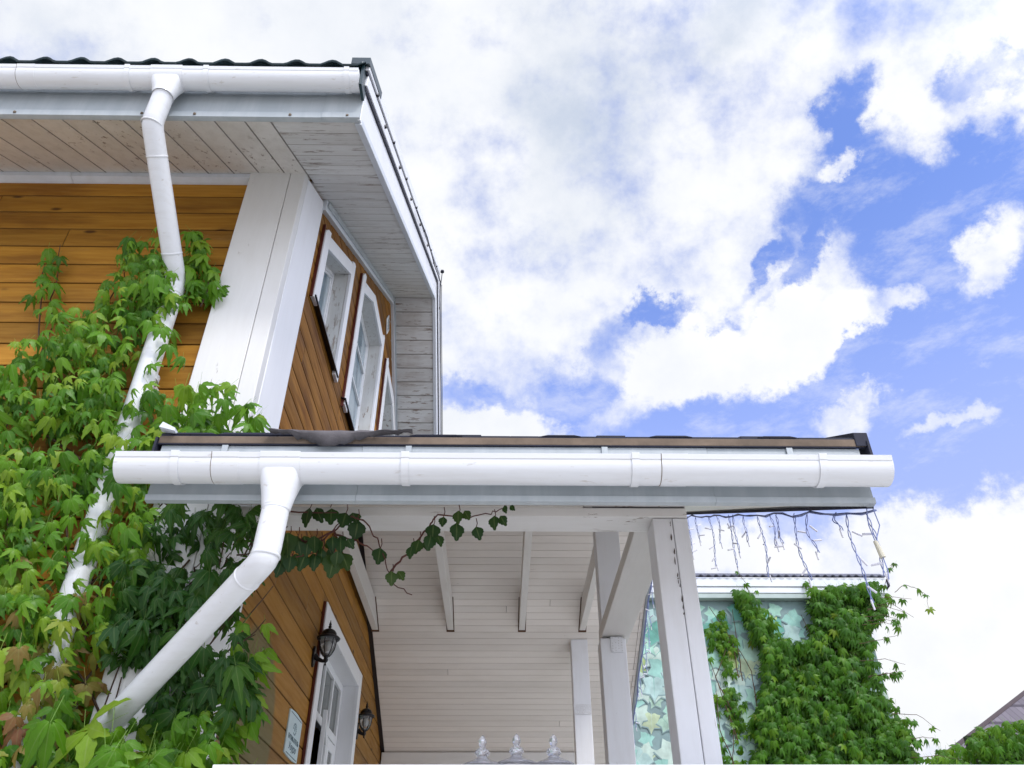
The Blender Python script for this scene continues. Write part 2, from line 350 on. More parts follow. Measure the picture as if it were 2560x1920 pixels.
# ================================================================== HOUSE
XW = -1.0; YF = 2.666; FL = -1.333             # gable wall plane, front wall plane, ground level
SL = math.tan(math.radians(31.1)); SL2 = math.tan(math.radians(43.7))
RY, RZ = 5.334, 4.856                          # ridge line of the soffit
def zs(y): return 3.245+(y-YF)*SL if y <= RY else RZ-(y-RY)*SL2
house = empty('house', (-2.4, 2.666, FL), 'two storey golden log-sided house with white eaves, corner boards and green tiled roof', 'house')
P_ = .1175
def plank_profile(z0, h, face, sgn, e=.006):
    # log siding: softly rounded face, groove at the joint
    return [(face-sgn*.024, z0+.0008), (face-sgn*.007, z0+.0012), (face-sgn*.0025, z0+.0042), (face-sgn*.0008, z0+.012), (face, z0+.03), (face, z0+h*.5), (face, z0+h-.03), (face-sgn*.0008, z0+h-.012), (face-sgn*.0025, z0+h-.0042), (face-sgn*.007, z0+h-.0012), (face-sgn*.024, z0+h-.0008)]
# front wall, planks along X
fw = MB(); z = 2.033-P_*29
while z < 3.30:
    x = -6.5
    while x < -1.1:
        L = random.uniform(1.4, 4.2); x2 = min(x+L, -1.1)
        if x2 > -1.5: x2 = -1.1
        pr = [(y, zz) for y, zz in plank_profile(z, P_, YF+.0, -1)]
        rn = random.random(); nn = len(pr); fw.strip(pr, 0, x, x2-.003, [(rn, 1.0 if i in (0, 1, nn-2, nn-3) else 0.0, 0, 1) for i in range(nn-1)]); x = x2
    z += P_
obj('front_wall', fw, M_front, house, smooth=35, recalc=False)
bk = MB(); bk.box(-6.5, -1.03, YF+.0235, YF+.03, FL, 3.24, .5); obj('wall_core', bk, M_black, house)
# gable wall with openings cut
W1 = [(3.17, 2.84), (3.735, 2.84), (3.735, 3.60), (3.17, 3.249)]
W2 = [(4.175, 2.87), (5.04, 2.87), (5.04, 4.063), (4.517, 4.063), (4.175, 3.845)]
W3 = [(5.448, 3.2), (6.117, 3.2), (6.117, 3.877), (5.854, 4.045), (5.448, 4.071)]
DR = [(4.46, -.19), (5.675, -.19), (5.675, 1.564), (4.46, 1.564)]
def cutter(polys, planes):
    def fn(bm, org):
        for (y, z, ny, nz) in planes:
            p = W((0, y, z))-org
            gm = bm.verts[:]+bm.edges[:]+bm.faces[:]
            bmesh.ops.bisect_plane(bm, geom=gm, plane_co=p, plane_no=(0, ny, nz), clear_outer=True)
        for poly in polys:
            k = len(poly)
            cy = sum(p[0] for p in poly)/k; cz = sum(p[1] for p in poly)/k
            for i in range(k):
                a, b = poly[i], poly[(i+1) % k]; ny, nz = b[1]-a[1], -(b[0]-a[0])
                gm = bm.verts[:]+bm.edges[:]+bm.faces[:]
                bmesh.ops.bisect_plane(bm, geom=gm, plane_co=W((0, a[0], a[1]))-org, plane_no=(0, ny, nz))
            dead = []
            for fc in bm.faces:
                c = fc.calc_center_median()+org; y, z = c.y/S, (c.z-H)/S; ins = True
                for i in range(k):
                    a, b = poly[i], poly[(i+1) % k]
                    if (b[0]-a[0])*(z-a[1])-(b[1]-a[1])*(y-a[0]) < -1e-5: ins = False; break
                if ins: dead.append(fc)
            bmesh.ops.delete(bm, geom=dead, context='FACES')
    return fn
def gable(zlo, zhi, phase, XW=XW):
    gw = MB(); z = phase
    while z > zlo: z -= P_
    while z < zhi:
        y = 2.9+random.uniform(-2, 0)
        while y < 8.3:
            L = random.uniform(1.2, 3.2); y2 = y+L
            pr = plank_profile(z, P_, XW, 1)
            v = [(px, yy, pz) for yy in (max(y, 2.7), min(y2, 8.0)-.003) for px, pz in pr]; nn = len(pr)
            if y2 > 2.75: rn = random.random(); gw.add(v, [(i, i+1, nn+i+1, nn+i) for i in range(nn-1)], [(rn, 1.0 if i in (0, 1, nn-2, nn-3) else 0.0, 0, 1) for i in range(nn-1)])
            y = y2
        z += P_
    return gw
s1 = (RY, RZ+.03, -SL, 1.0); s2 = (RY, RZ+.03, SL2, 1.0)
obj('gable_wall', gable(1.9, 4.95, 1.964), M_gable, house, smooth=35, recalc=False, edit=cutter([W1, W2, W3], [s1, s2]))
obj('gable_wall', gable(-1.333, 2.6, 1.244, XW+.003), M_door_wall, house, smooth=35, recalc=False, edit=cutter([DR], [(4.93, 2.62, -.497, 1), (4.93, 2.62, .468, 1)]), label='lower ochre wall under the porch roof, with the door')
def ring_core():
    b = MB(); b.add([(XW-.0235, 2.7, FL), (XW-.0235, 8, FL), (XW-.0235, 8, zs(8)), (XW-.0235, RY, RZ), (XW-.0235, 2.7, zs(2.7))], [(0, 1, 2, 3, 4)], .5); return b
obj('wall_core', ring_core(), M_black, house, recalc=False, edit=cutter([W1, W2, W3, DR], []))
# rear and far walls
rw = MB(); rw.box(-6.5, XW-.03, 7.95, 8.0, FL, zs(8), .5); rw.box(-6.55, -6.5, YF, 8, FL, 3.2, .5); rw.box(-6.5, XW-.3, YF+.3, 7.9, 1.85, 1.95, .5)
obj('rear_wall', rw, M_front, house)
# corner board, one wide front board with a narrow edge board and a flat side board
cb = MB(); cb.box(-1.268, -1.068, 2.617, 2.672, FL, 3.228, .55); 
obj('corner_board', cb, M_corner, house, bevel=.004)
cb = MB(); cb.box(-1.0655, -.992, 2.6155, 2.672, FL, 3.238, .35)
obj('corner_board', cb, M_corner, house, bevel=.004)
cb = MB(); cb.prism([(2.674, FL), (2.985, FL), (2.985, zs(2.985)-.02), (2.674, zs(2.674)-.01)], 0, -1.03, -.9905, .9)
obj('corner_board', cb, M_trim, house, bevel=.004, label='bright white side board of the corner')
# friezes
fz = MB(); x = -6.5
for x2 in (-2.16, -1.262): fz.prism([(YF-.012, 3.182), (YF-.042, 3.190), (YF-.042, 3.217), (YF-.030, 3.228), (YF+.01, 3.25), (YF+.01, 3.182)], 0, x, x2, .5); x = x2+.002
obj('frieze', fz, M_fas2, house)
fz = MB()
def rakeband(x0, x1, off0, off1, ya, yb, mb):   # board following the soffit line between two vertical offsets
    if yb <= RY or ya >= RY: seg = [(ya, yb)]
    else: seg = [(ya, RY), (RY, yb)]
    for a, b in seg: mb.prism([(a, (zs(a) if a != RY else RZ)+off0), (b, (zs(b) if b != RY else RZ)+off0), (b, (zs(b) if b != RY else RZ)+off1), (a, (zs(a) if a != RY else RZ)+off1)], 0, x0, x1, .5)
rakeband(-1.012, -.972, -.082, -.002, 2.97, 7.6, fz); obj('frieze', fz, M_fas2, house, bevel=.004, label='blue-grey frieze trim along the top of the gable wall')
fz = MB(); rakeband(-.9715, -.963, -.05, -.008, 2.99, 7.6, fz); obj('frieze', fz, M_fas, house, bevel=.003)
# soffit of the front eave, boards running up the slope (along Y)
so_ = MB(); x = -6.5
bw = .128; x = -1.0-bw*43+.03
def board(mb, quad, th, nrm, col=None, e=.0025):
    # bevelled board from 4 coplanar corners (visible side) and an upward normal
    a, b, c, d = [Vector(q) for q in quad]; n = Vector(nrm).normalized()
    cen = (a+b+c+d)/4
    ins = [p+(cen-p).normalized()*0 for p in (a, b, c, d)]
    u1 = (b-a).normalized()*e; u2 = (d-a).normalized()*e
    A = [a+u1+u2, b-u1+u2, c-u1-u2, d+u1-u2]
    B_ = [a+n*e*2.2, b+n*e*2.2, c+n*e*2.2, d+n*e*2.2]; T = [p+n*th for p in (a, b, c, d)]
    v = A+B_+T
    fs = [(0, 1, 2, 3)]+[(i, (i+1) % 4, 4+(i+1) % 4, 4+i) for i in range(4)]+[(4+i, 4+(i+1) % 4, 8+(i+1) % 4, 8+i) for i in range(4)]+[(8, 11, 10, 9)]
    rn = random.random() if col is None else col
    mb.add(v, fs, [(rn, 0.0, 0, 1)]+[(rn, 1.0, 0, 1)]*(len(fs)-1))
def S_(x, y): return (x, y, zs(y))
up1 = (0, -SL, 1)
while x < XW-.01:
    x2 = min(x+bw, XW+.012); board(so_, [S_(x, 2.07), S_(x2, 2.07), S_(x2, YF+.03), S_(x, YF+.03)], .012, up1, e=.0042); x = x2
obj('soffit', so_, M_soffy, house, label='beige soffit boards under the front eave', recalc=True)
so_ = MB(); cosl = math.cos(math.atan(SL)); dy = .131*cosl
y = 2.07; xe = -.618
while y < RY-.01:
    y2 = min(y+dy, RY); board(so_, [S_(XW+.0125 if y < YF else -1.02, y), S_(xe, y), S_(xe, y2), S_(XW+.0125 if y < YF else -1.02, y2)], .012, up1, e=.0036); y = y2
obj('soffit', so_, M_soff, house, label='peeling white boards under the near gable rake')
so_ = MB(); y = RY; dy = .128*math.cos(math.atan(SL2))
def S2_(x, y): return (x, y, RZ-(y-RY)*SL2)
while y < 7.9:
    y2 = y+dy; board(so_, [S2_(-1.02, y), S2_(xe, y), S2_(xe, y2), S2_(-1.02, y2)], .012, (0, SL2, 1), e=.004); y = y2
obj('soffit', so_, M_soff2, house, label='stained flaking boards under the far gable rake')
# fascia
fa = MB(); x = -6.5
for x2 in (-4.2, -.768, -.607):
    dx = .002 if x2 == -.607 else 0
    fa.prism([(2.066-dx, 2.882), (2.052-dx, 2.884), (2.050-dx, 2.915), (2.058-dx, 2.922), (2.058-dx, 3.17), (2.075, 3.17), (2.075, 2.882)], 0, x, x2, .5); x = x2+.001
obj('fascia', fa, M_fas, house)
for x in (-2.05, -1.52, -1.3, -.9, -.66): fs_ = MB(); fs_.lathe((x, 2.05, 2.896), [(.006, -.004), (.006, .004)], 8); obj('screw', fs_, M_seam, house)
# barge boards on the rake
bb = MB(); rakeband(-.617, -.605, .0, .20, 2.06, 7.9, bb); obj('barge_board', bb, M_barge, house, bevel=.003)
bb = MB(); rakeband(-.634, -.604, -.012, .028, 2.085, 7.9, bb)
obj('rake_trim', bb, M_fas2, house, bevel=.004)
bb = MB(); rakeband(-.612, -.590, .212, .285, 2.02, 7.9, bb); rakeband(-.607, -.583, .298, .37, 1.99, 7.9, bb)
obj('wind_board', bb, M_barge, house, bevel=.003)
bb = MB(); rakeband(-.613, -.597, .19, .215, 2.03, 7.9, bb); rakeband(-.610, -.592, .28, .30, 2.0, 7.9, bb); obj('shadow_gap', bb, M_navy, house)  # solid dark strips stand in for the shade between the boards
for q in range(15):
    y = 2.2+q*.24
    o = MB(); o.lathe((-.586, y, (zs(y))+(.25 if q % 2 else .30)), [(.0, -.008), (.008, -.007), (.008, .007), (0, .008)], 7)
    obj('screw', o, M_black, house)
cbm = MB()
pts = [(-.575, 3.6, zs(3.6)+.25), (-.572, 4.2, zs(4.2)+.27), (-.572, 4.8, zs(4.8)+.2), (-.57, RY, RZ+.2), (-.568, RY+.05, RZ+.02), (-.568, 6.0, RZ-(6-RY)*SL2+.12), (-.57, 7.2, RZ-(7.2-RY)*SL2+.1)]
cbm.tube(pts, .004, 6); cbm.tube([(-.567, RY, RZ+.12), (-.562, RY+.02, RZ+.34)], .004, 6); cbm.lathe((-.562, RY+.02, RZ+.34), [(.004, -.01), (.018, 0), (.016, .018), (.004, .024)], 8)
cbm.tube([(p[0]+.012, p[1]+.01, p[2]-.03) for p in pts[3:]], .003, 6)
obj('cable', cbm, M_navy, house, smooth=40)
# roof of metal tile
def wave(x):
    t_ = (x/.153) % 1.0
    return .030*max(0, math.sin(math.pi*min(1, t_/.62)))**1.3 if t_ < .62 else 0.0
rf = MB(); nx = 380; xs = [-6.6+i*(6.6-.597)/nx for i in range(nx+1)]
ys = []; y = 1.955
while y < RY+.25: ys.append(y); y += .35
def zr(y): return 3.118+(y-1.97)*SL
rows = []
for k, yy in enumerate(ys):
    for dz in (0, .012): rows.append((yy+(0 if dz == 0 else -.002), dz))
V = [(x, yy, zr(yy)+wave(x+.02)+dz) for yy, dz in rows for x in xs]; n_x = nx+1
rf.add(V, [(i*n_x+j, i*n_x+j+1, (i+1)*n_x+j+1, (i+1)*n_x+j) for i in range(len(rows)-1) for j in range(nx)], .5)
yr = ys[-1]; zt = zr(yr)
rf.add([(x, yy, zt-(yy-yr)*SL2+wave(x)) for yy in (yr, 8.3) for x in xs[::1]], [(j, j+1, n_x+j+1, n_x+j) for j in range(nx)], .5)
roof = obj('roof', rf, M_tile, house, smooth=50, solid=.004)
rc = MB(); rc.prism([(1.965, 3.145), (1.965, 3.19), (2.25, 3.36), (2.25, 3.31)], 0, -.66, -.580, .5); rc.prism([(1.968, 3.0), (1.968, 3.145), (2.05, 3.18), (2.05, 3.0)], 0, -.612, -.600, .5)
obj('ridge_cap', rc, M_tile, roof, label='folded dark end cap at the roof corner')
# gutter builder
def gutter(parent, x0, x1, yc, zl, R, straps, joints, tee, teew, name='gutter'):
    def arc(rad, lip=.0155, n=18, th=.0025):
        def half(r_, o):
            return [(yc+r_, zl+.01)]+[(yc+r_*math.cos(a), zl-r_*math.sin(a)) for a in [math.pi*i/n for i in range(n+1)]]+[(yc-r_-.0028*o, zl+.0015), (yc-r_-.0075*o, zl+lip), (yc-r_-.003*o, zl+lip+.001)]
        return half(rad, 1)+half(rad-th, .4)[::-1]
    g_ = MB(); g_.prism(arc(R), 0, x0, x1, .5)
    for xe_ in (x0, x1):
        pr = [(yc+R*math.cos(-math.pi*i/14), zl-R*math.sin(math.pi*i/14)) for i in range(15)]+[(yc-R, zl+.012), (yc+R, zl+.012)]
        g_.prism(pr, 0, xe_-.002, xe_+.002, .5)
    G_ = obj(name, g_, M_gut, parent, smooth=35)
    for x in straps:
        s_ = MB(); s_.prism(arc(R+.0035, .018), 0, x-.011, x+.011, .5); s_.box(x-.014, x+.014, yc-R-.004, yc+R+.01, zl+.013, zl+.018, .5)
        obj('gutter_bracket', s_, M_gut, G_, smooth=35)
    for x in joints:
        s_ = MB(); s_.prism(arc(R+.0012, .016), 0, x, x+.075, .5); obj('gutter_joint', s_, M_gut, G_, smooth=35); s_ = MB(); s_.prism(arc(R+.0006, .0158), 0, x-.0022, x-.0002, .5); obj('joint_seam', s_, M_seam, G_, smooth=35)
    s_ = MB(); s_.prism(arc(R+.003, .0170), 0, tee-teew, tee+teew, .5)
    obj('gutter_outlet', s_, M_gut, G_, smooth=35)
    return G_
ug = gutter(house, -6.4, -.615, 1.9895, 3.050, .0475, [-5, -4.3, -3.6, -2.9, -2.35, -1.585, -1.255, -.665], [-2.045], -1.420, .066)
def funnel(parent, x, yc, z0, rx0, ry0, z1, r1, big=False, shift=(0, 0)):
    # z0 is the gutter rim height, ry0 its radius: the funnel grows out of the sleeve's underside
    b = MB(); v = []; n = 28; zb_ = z0-ry0; rg_ = [(z0-.026, rx0, math.sqrt((ry0+.003)**2-.026**2)), (z0-.038, rx0, .90*ry0), (zb_-.002, rx0*.985, .88*ry0)]
    for q in (.15, .35, .55, .75, .9, 1): rg_.append((zb_-.002+(z1-zb_+.002)*q, rx0*.985*(1-q)+r1*q, .88*ry0*(1-q)+r1*q))
    ks = len(rg_)-1
    for k_, (z_, ra, rb_) in enumerate(rg_):
        for j in range(n):
            th = 2*math.pi*j/n; ex = lambda c: math.copysign(abs(c)**(.30+.70*min(1, k_/5)), c)
            v.append((x+ex(math.cos(th))*ra, yc+ex(math.sin(th))*rb_, z_))
    b.add(v, [(i*n+j, i*n+(j+1) % n, (i+1)*n+(j+1) % n, (i+1)*n+j) for i in range(ks) for j in range(n)], .5)
    return obj('outlet_funnel', b, M_gut, parent, smooth=50)
def ring(mb, p, d, r_, w_=.010):
    d = Vector(d).normalized(); p = Vector(p)
    mb.tube([p-d*w_*.5, p-d*w_*.25, p+d*w_*.25, p+d*w_*.5], [r_*.98, r_*1.055, r_*1.055, r_*.98], 24, False, .5)
def downpipe(parent, pts, r_, rings, name='downpipe'):
    b = MB(); P = [Vector(p) for p in pts]; path = [P[0]]
    for i in range(1, len(P)-1):
        d0 = (P[i]-P[i-1]).normalized(); d1 = (P[i+1]-P[i]).normalized(); q = .028
        path += [P[i]-d0*q, P[i]-d0*q*.35+d1*q*.12, P[i]+d1*q*.35-d0*q*.12, P[i]+d1*q]
    path.append(P[-1]); b.tube(path, r_, 28, True, .5)
    D = obj(name, b, M_gut, parent, smooth=45)
    for seg, q in rings:
        a, c = P[seg], P[seg+1]; rg = MB(); L = (c-a).length; ring(rg, a+(c-a)*(q/L), c-a, r_); obj('pipe_ring', rg, M_gut, D, smooth=50)
    return D
uo = funnel(house, -1.42, 1.9895, 3.050, .064, .0475, 2.925, .0425)
ud = downpipe(house, [(-1.42, 1.99, 2.955), (-1.445, 2.03, 2.80), (-1.418, 2.555, 2.40), (-1.418, 2.575, FL+.15)], .0415, [(0, .02), (0, .165), (1, .13), (1, .53), (2, .07), (2, 1.3)])
for z in (1.9, 1.0, 0): 
    c_ = MB(); c_.tube([(-1.418, 2.575, z-.012), (-1.418, 2.575, z+.012)], .046, 20, True, .5); c_.box(-1.43, -1.406, 2.61, 2.67, z-.01, z+.01, .5); obj('pipe_clamp', c_, M_gut, ud)
# windows
def window(poly, name, boards, mull, hor, depth=.086, sill=None):
    k = len(poly); cy = sum(p[0] for p in poly)/k; cz = sum(p[1] for p in poly)/k
    fr = MB()
    def inset(p, d):     # inset convex polygon
        o_ = []
        for i in range(k):
            a, b, c = Vector(p[i-1]), Vector(p[i]), Vector(p[(i+1) % k])
            e1 = (b-a).normalized(); e2 = (c-b).normalized(); n1 = Vector((-e1.y, e1.x)); n2 = Vector((-e2.y, e2.x))
            den = 1+n1.dot(n2); o_.append(tuple(b+(n1+n2)*d/den))
        return o_
    def ringp(p, q, x0, x1, mb, col=.5):
        v = [(x, *a) for x in (x0, x1) for poly_ in (p, q) for a in poly_]
        fs = []
        for i in range(k):
            j = (i+1) % k
            fs += [(i, j, k+j, k+i), (2*k+i, 3*k+i, 3*k+j, 2*k+j), (i, 2*k+i, 2*k+j, j), (k+i, k+j, 3*k+j, 3*k+i)]
        mb.add(v, fs, col)
    p1 = inset(poly, .022); p2 = inset(poly, .038)
    ringp(poly, p1, XW-depth-.02, XW-depth+.004, fr); ringp(p1, p2, XW-depth-.02, XW-depth-.003, fr)
    y0 = min(a[0] for a in poly)
    F_ = obj(name, fr, M_pvc, house, bevel=.003)
    rv = MB()
    for i in range(k):
        j = (i+1) % k; a, b = poly[i], poly[j]
        rv.add([(XW-depth, *a), (XW-depth, *b), (XW+.004, *b), (XW+.004, *a)], [(0, 1, 2, 3)], (i*.37) % 1)
    obj('reveal', rv, M_reveal, F_, recalc=False)
    gl = MB(); gl.add([(XW-depth-.012, *a) for a in p2], [tuple(range(k))]); obj('pane', gl, M_glass, F_, recalc=False)
    ib = MB(); ib.box(-1.45, XW-depth-.05, min(a[0] for a in poly)-.05, max(a[0] for a in poly)+.05, min(a[1] for a in poly)-.05, min(a[1] for a in poly)-.045, .5)
    mu = MB()
    def ztop(y):
        zz = -9
        for i in range(k):
            a, b = poly[i], poly[(i+1) % k]
            if abs(a[0]-b[0]) > 1e-6 and min(a[0], b[0])-1e-6 <= y <= max(a[0], b[0])+1e-6: zz = max(zz, a[1]+(b[1]-a[1])*(y-a[0])/(b[0]-a[0]))
        return zz
    zb_ = min(a[1] for a in poly)
    for y, w_ in mull: mu.box(XW-depth-.01, XW-depth+.008, y-w_/2, y+w_/2, zb_+.03, ztop(y)-.03, .5)
    ya, yb = min(a[0] for a in poly)+.04, max(a[0] for a in poly)-.04
    for z in hor: mu.box(XW-depth-.0085, XW-depth+.0055, ya, yb, z-.007, z+.007, .5)
    if mull or hor: obj('glazing_bar', mu, M_pvc, F_, bevel=.002)
    for bd in boards:
        b = MB(); b.prism(bd, 0, XW+.003, XW+.024, .7); obj('trim_board', b, M_trim, F_, bevel=.003)
    return F_
wA = window(W1, 'window', [[(3.07, 2.80), (3.17, 2.82), (3.17, 3.375), (3.115, 3.345), (3.07, 3.29)][0:5], [(3.172, 3.250), (3.738, 3.602), (3.738, 3.70), (3.172, 3.345)], [(3.74, 2.80), (3.825, 2.80), (3.825, 3.76), (3.79, 3.755), (3.74, 3.72)]], [], [])
wB = window(W2, 'window', [[(4.075, 2.82), (4.175, 2.82), (4.175, 4.0), (4.13, 3.99), (4.075, 3.92)], [(4.177, 3.847), (4.517, 4.065), (4.555, 4.165), (4.177, 3.945)], [(4.519, 4.065), (5.042, 4.065), (5.042, 4.165), (4.557, 4.165)], [(5.044, 2.85), (5.13, 2.85), (5.13, 4.22), (5.09, 4.22), (5.044, 4.17)]], [(4.50, .05)], [3.15, 3.45, 3.75])
wC = window(W3, 'window', [[(5.35, 3.1), (5.446, 3.1), (5.446, 4.20), (5.40, 4.22), (5.35, 4.16)], [(5.45, 4.073), (5.852, 4.048), (5.90, 4.145), (5.45, 4.165)], [(5.856, 4.045), (6.12, 3.880), (6.19, 3.95), (5.904, 4.143)], [(6.12, 3.1), (6.195, 3.1), (6.195, 3.94), (6.12, 3.875)]], [(5.75, .04)], [3.5])
for wn, (ya, yb, z) in zip((wA, wB, wC), ((3.08, 3.80, 2.812), (4.05, 5.10, 2.84), (5.4, 6.15, 3.15))):
    b = MB(); b.prism([(XW-.0, z+.018), (XW+.033, z+.008), (XW+.033, z-.001), (XW+.030, z-.001), (XW+.029, z+.005), (XW, z+.013)], 1, ya, yb, .5)
    # prism axis 1 wants (x, z) pairs
    obj('sill', b, M_black, wn)
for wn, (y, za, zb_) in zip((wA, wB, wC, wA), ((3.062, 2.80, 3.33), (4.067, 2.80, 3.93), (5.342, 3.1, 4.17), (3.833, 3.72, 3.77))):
    b = MB(); b.box(XW+.001, XW+.017, y-.0005, y+.0075, za, zb_, .5); obj('red_strip', b, M_red, wn)  # thin dark red strip beside the window trim
# attic vent, a small diamond
vt = MB(); vt.prism([(5.19, 4.48), (5.265, 4.37), (5.345, 4.48), (5.265, 4.59)], 0, XW+.003, XW+.012, .5)
V_ = obj('attic_vent', vt, M_trim, house, bevel=.003)
vs_ = MB()
for i in range(6): 
    z = 4.42+i*.024; hw = .05*(1-abs(z-4.48)/.1); vs_.box(XW+.012, XW+.016, 5.267-hw, 5.267+hw, z-.003, z+.004, .5)
obj('louvre', vs_, M_fas, V_)
# ---- door in the lower wall
door = MB(); D0 = XW-.083
y0, y1, zt_ = 4.46, 5.675, 1.564; zb = -.19; TZ = 1.198
def bxs(mb, *L):
    for q in L: mb.box(*q, .5)
bxs(door, (D0-.03, D0, y0, y0+.045, zb, zt_), (D0-.03, D0, y1-.045, y1, zb, zt_), (D0-.03, D0, y0+.045, y1-.045, zt_-.045, zt_), (D0-.03, D0+.004, y0+.045, y1-.045, TZ-.025, TZ+.025),
    (D0-.03, D0-.002, 4.745, 4.765, TZ+.025, zt_-.045), (D0-.03, D0-.002, 5.065, 5.085, TZ+.025, zt_-.045), (D0-.03, D0-.002, 5.355, 5.385, zb, zt_-.045))
DO = obj('door_frame', door, M_pvc, house, bevel=.004)
rv = MB()
for a, b in (((y0, zb), (y0, zt_)), ((y0, zt_), (y1, zt_)), ((y1, zt_), (y1, zb))): rv.add([(D0-.01, *a), (D0-.01, *b), (XW+.004, *b), (XW+.004, *a)], [(0, 1, 2, 3)], .6)
obj('reveal', rv, M_trim, DO, recalc=False)
for a, b in ((y0+.045, 4.745), (4.765, 5.065), (5.085, 5.355), (5.385, y1-.045)):
    p = MB(); p.box(D0-.022, D0-.018, a-.003, b+.003, TZ+.02, zt_-.04, .5); obj('pane', p, M_glass_d, DO)
def leaf_door(hy, ang, sgn, wd):
    b = MB(); pn = MB(); st = .055
    def T(u, x): # along the leaf
        ca, sa = math.cos(ang), math.sin(ang); return (D0-.012+u*sa+x*ca, hy+sgn*(u*ca-x*sa))
    def slab(mb, u0, u1, z0, z1, x0, x1):
        v = []
        for u in (u0, u1):
            for x in (x0, x1):
                for z in (z0, z1): q = T(u, x); v.append((q[0], q[1], z))
        mb.add(v, [(0, 1, 3, 2), (4, 6, 7, 5), (0, 4, 5, 1), (2, 3, 7, 6), (0, 2, 6, 4), (1, 5, 7, 3)], .5)
    top = TZ-.03
    for q in ((0, st, zb, top), (wd-st, wd, zb, top), (st, wd-st, top-.06, top), (st, wd-st, zb, zb+.2), (st, wd-st, .45, .50)): slab(b, *q, -.012, .012)
    L_ = obj('door_leaf', b, M_pvc, DO, bevel=.003)
    slab(pn, st-.003, wd-st+.003, zb+.19, top-.05, -.003, .003); obj('pane', pn, M_glass_d, L_)
    h = MB(); slab(h, wd-.04, wd-.02, .68, .86, .012, .03); obj('handle', h, M_fas2, L_, bevel=.004)
leaf_door(5.353, .175, -1, .66); leaf_door(5.387, 0.0, 1, .24)
tb = MB(); tb.box(XW+.003, XW+.026, 4.362, 4.462, zb, 1.664, .8); obj('trim_board', tb, M_trim, DO, bevel=.003)
tb = MB(); tb.box(XW+.003, XW+.024, 4.464, 5.672, 1.562, 1.664, .8); obj('trim_board', tb, M_trim, DO, bevel=.003)
tb = MB(); tb.box(XW+.003, XW+.026, 5.674, 5.778, zb, 1.664, .8); obj('trim_board', tb, M_trim, DO, bevel=.003)
tb = MB(); tb.box(XW+.004, XW+.019, 4.350, 4.360, zb, 1.662, .8); obj('red_strip', tb, M_red, DO)  # thin dark red strip beside the door trim
dk = MB(); dk.box(-1.9, -1.895, 4.3, 5.8, -.3, 1.7, .5); dk.box(-1.9, D0-.05, 4.3, 5.8, 1.62, 1.66, .5); obj('interior', dk, M_inside, house)

# ================================================================== PORCH
porch = empty('porch', (.1, 4.6, FL), 'white painted timber porch with gabled plank ceiling against the house side', 'porch')
PY, PZ = 4.93, 2.513                       # porch ridge
pf = .497; pb = .468
def zp(y): return PZ-(PY-y)*pf if y < PY else PZ-(y-PY)*pb
X0, X1 = -1.02, 1.085
# ceiling boards
def ceil(y0, y1, m, label, x0=-.965):
    b = MB(); y = y0
    while y < y1-.005:
        d = .067*math.cos(math.atan(pf)); y2 = min(y+d, y1); xa = x0 if y > 2.7 else X0
        cut = x0+(random.uniform(.3, 1.7) if random.random() < .12 else 2.0)
        nrm = (0, -pf, 1) if y < PY else (0, pb, 1)
        for a, c in ((xa, cut), (cut+.001, 1.062)): board(b, [(a, y, zp(y)), (c, y, zp(y)), (c, y2, zp(y2)), (a, y2, zp(y2))], .01, nrm, e=.0016)
        y = y2
    return obj('ceiling', b, m, porch, label=label)
ceil(2.055, PY, M_ceil, 'front slope of the plank ceiling'); ceil(PY, 7.45, M_ceil, 'back slope of the plank ceiling')
# black strip standing in for the shaded gap where the ceiling meets the wall
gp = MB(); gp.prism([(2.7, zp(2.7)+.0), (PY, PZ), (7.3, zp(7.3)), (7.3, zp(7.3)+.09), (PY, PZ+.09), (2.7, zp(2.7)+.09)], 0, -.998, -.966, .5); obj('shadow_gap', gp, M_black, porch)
# roof
rb = MB(); th = .075
for i in range(24):
    x0 = X0-.01+i*(2.11/24)
    rb.prism([(2.050, zp(2.050)+.191), (PY, PZ+.191), (PY, PZ+.216+(i % 3)*.002), (2.050, zp(2.050)+.222+(i % 5 == 0)*.004)], 0, x0, x0+2.11/24, .5)
rb.prism([(PY, PZ+.191), (7.55, zp(7.55)+.191), (7.55, zp(7.55)+.211), (PY, PZ+.216)], 0, X0+.03, X1+.01, .5)
rb.prism([(2.044, zp(2.044)+.192), (2.3, zp(2.3)+.192), (2.3, zp(2.3)+.250), (2.044, zp(2.044)+.240)], 0, 1.075, 1.118, .5)
proof = obj('roof', rb, M_navy, porch, bevel=.002)
ed = MB(); ed.prism([(2.048, 1.2715), (2.048, 1.2965), (2.056, 1.299), (2.056, 1.2715)], 0, X0-.012, X1+.02, .5); obj('roof_edge', ed, M_shing, proof, bevel=.002, label='brown shingle edge strip above the gutter')
ed = MB(); ed.box(X0-.012, X1+.02, 2.0485, 2.057, 1.2685, 1.271, .5); ed.prism([(2.040, 1.21), (2.040, 1.288), (2.10, 1.31), (2.10, 1.21)], 0, X1+.022, X1+.030, .5); ed.prism([(2.04, 1.21), (2.04, 1.288), (2.10, 1.31), (2.10, 1.21)], 0, X0-.020, X0-.013, .5); obj('drip_edge', ed, M_navy, proof)
# curled shingle courses along the eave
sh = MB()
for x0, x1, a in ((-1.0, -.86, .010), (-.86, -.6, .012), (-.28, -.12, .006), (.12, .24, .007), (.45, .58, .007), (.78, .9, .007)):
    sh = MB(); sh.prism([(x0, 1.302), (x1, 1.302), (x1-.02, 1.303+a*.5), (x0+.02, 1.303+a*.5)], 1, 2.047, 2.09, .5)
    obj('shingle', sh, M_navy, proof)
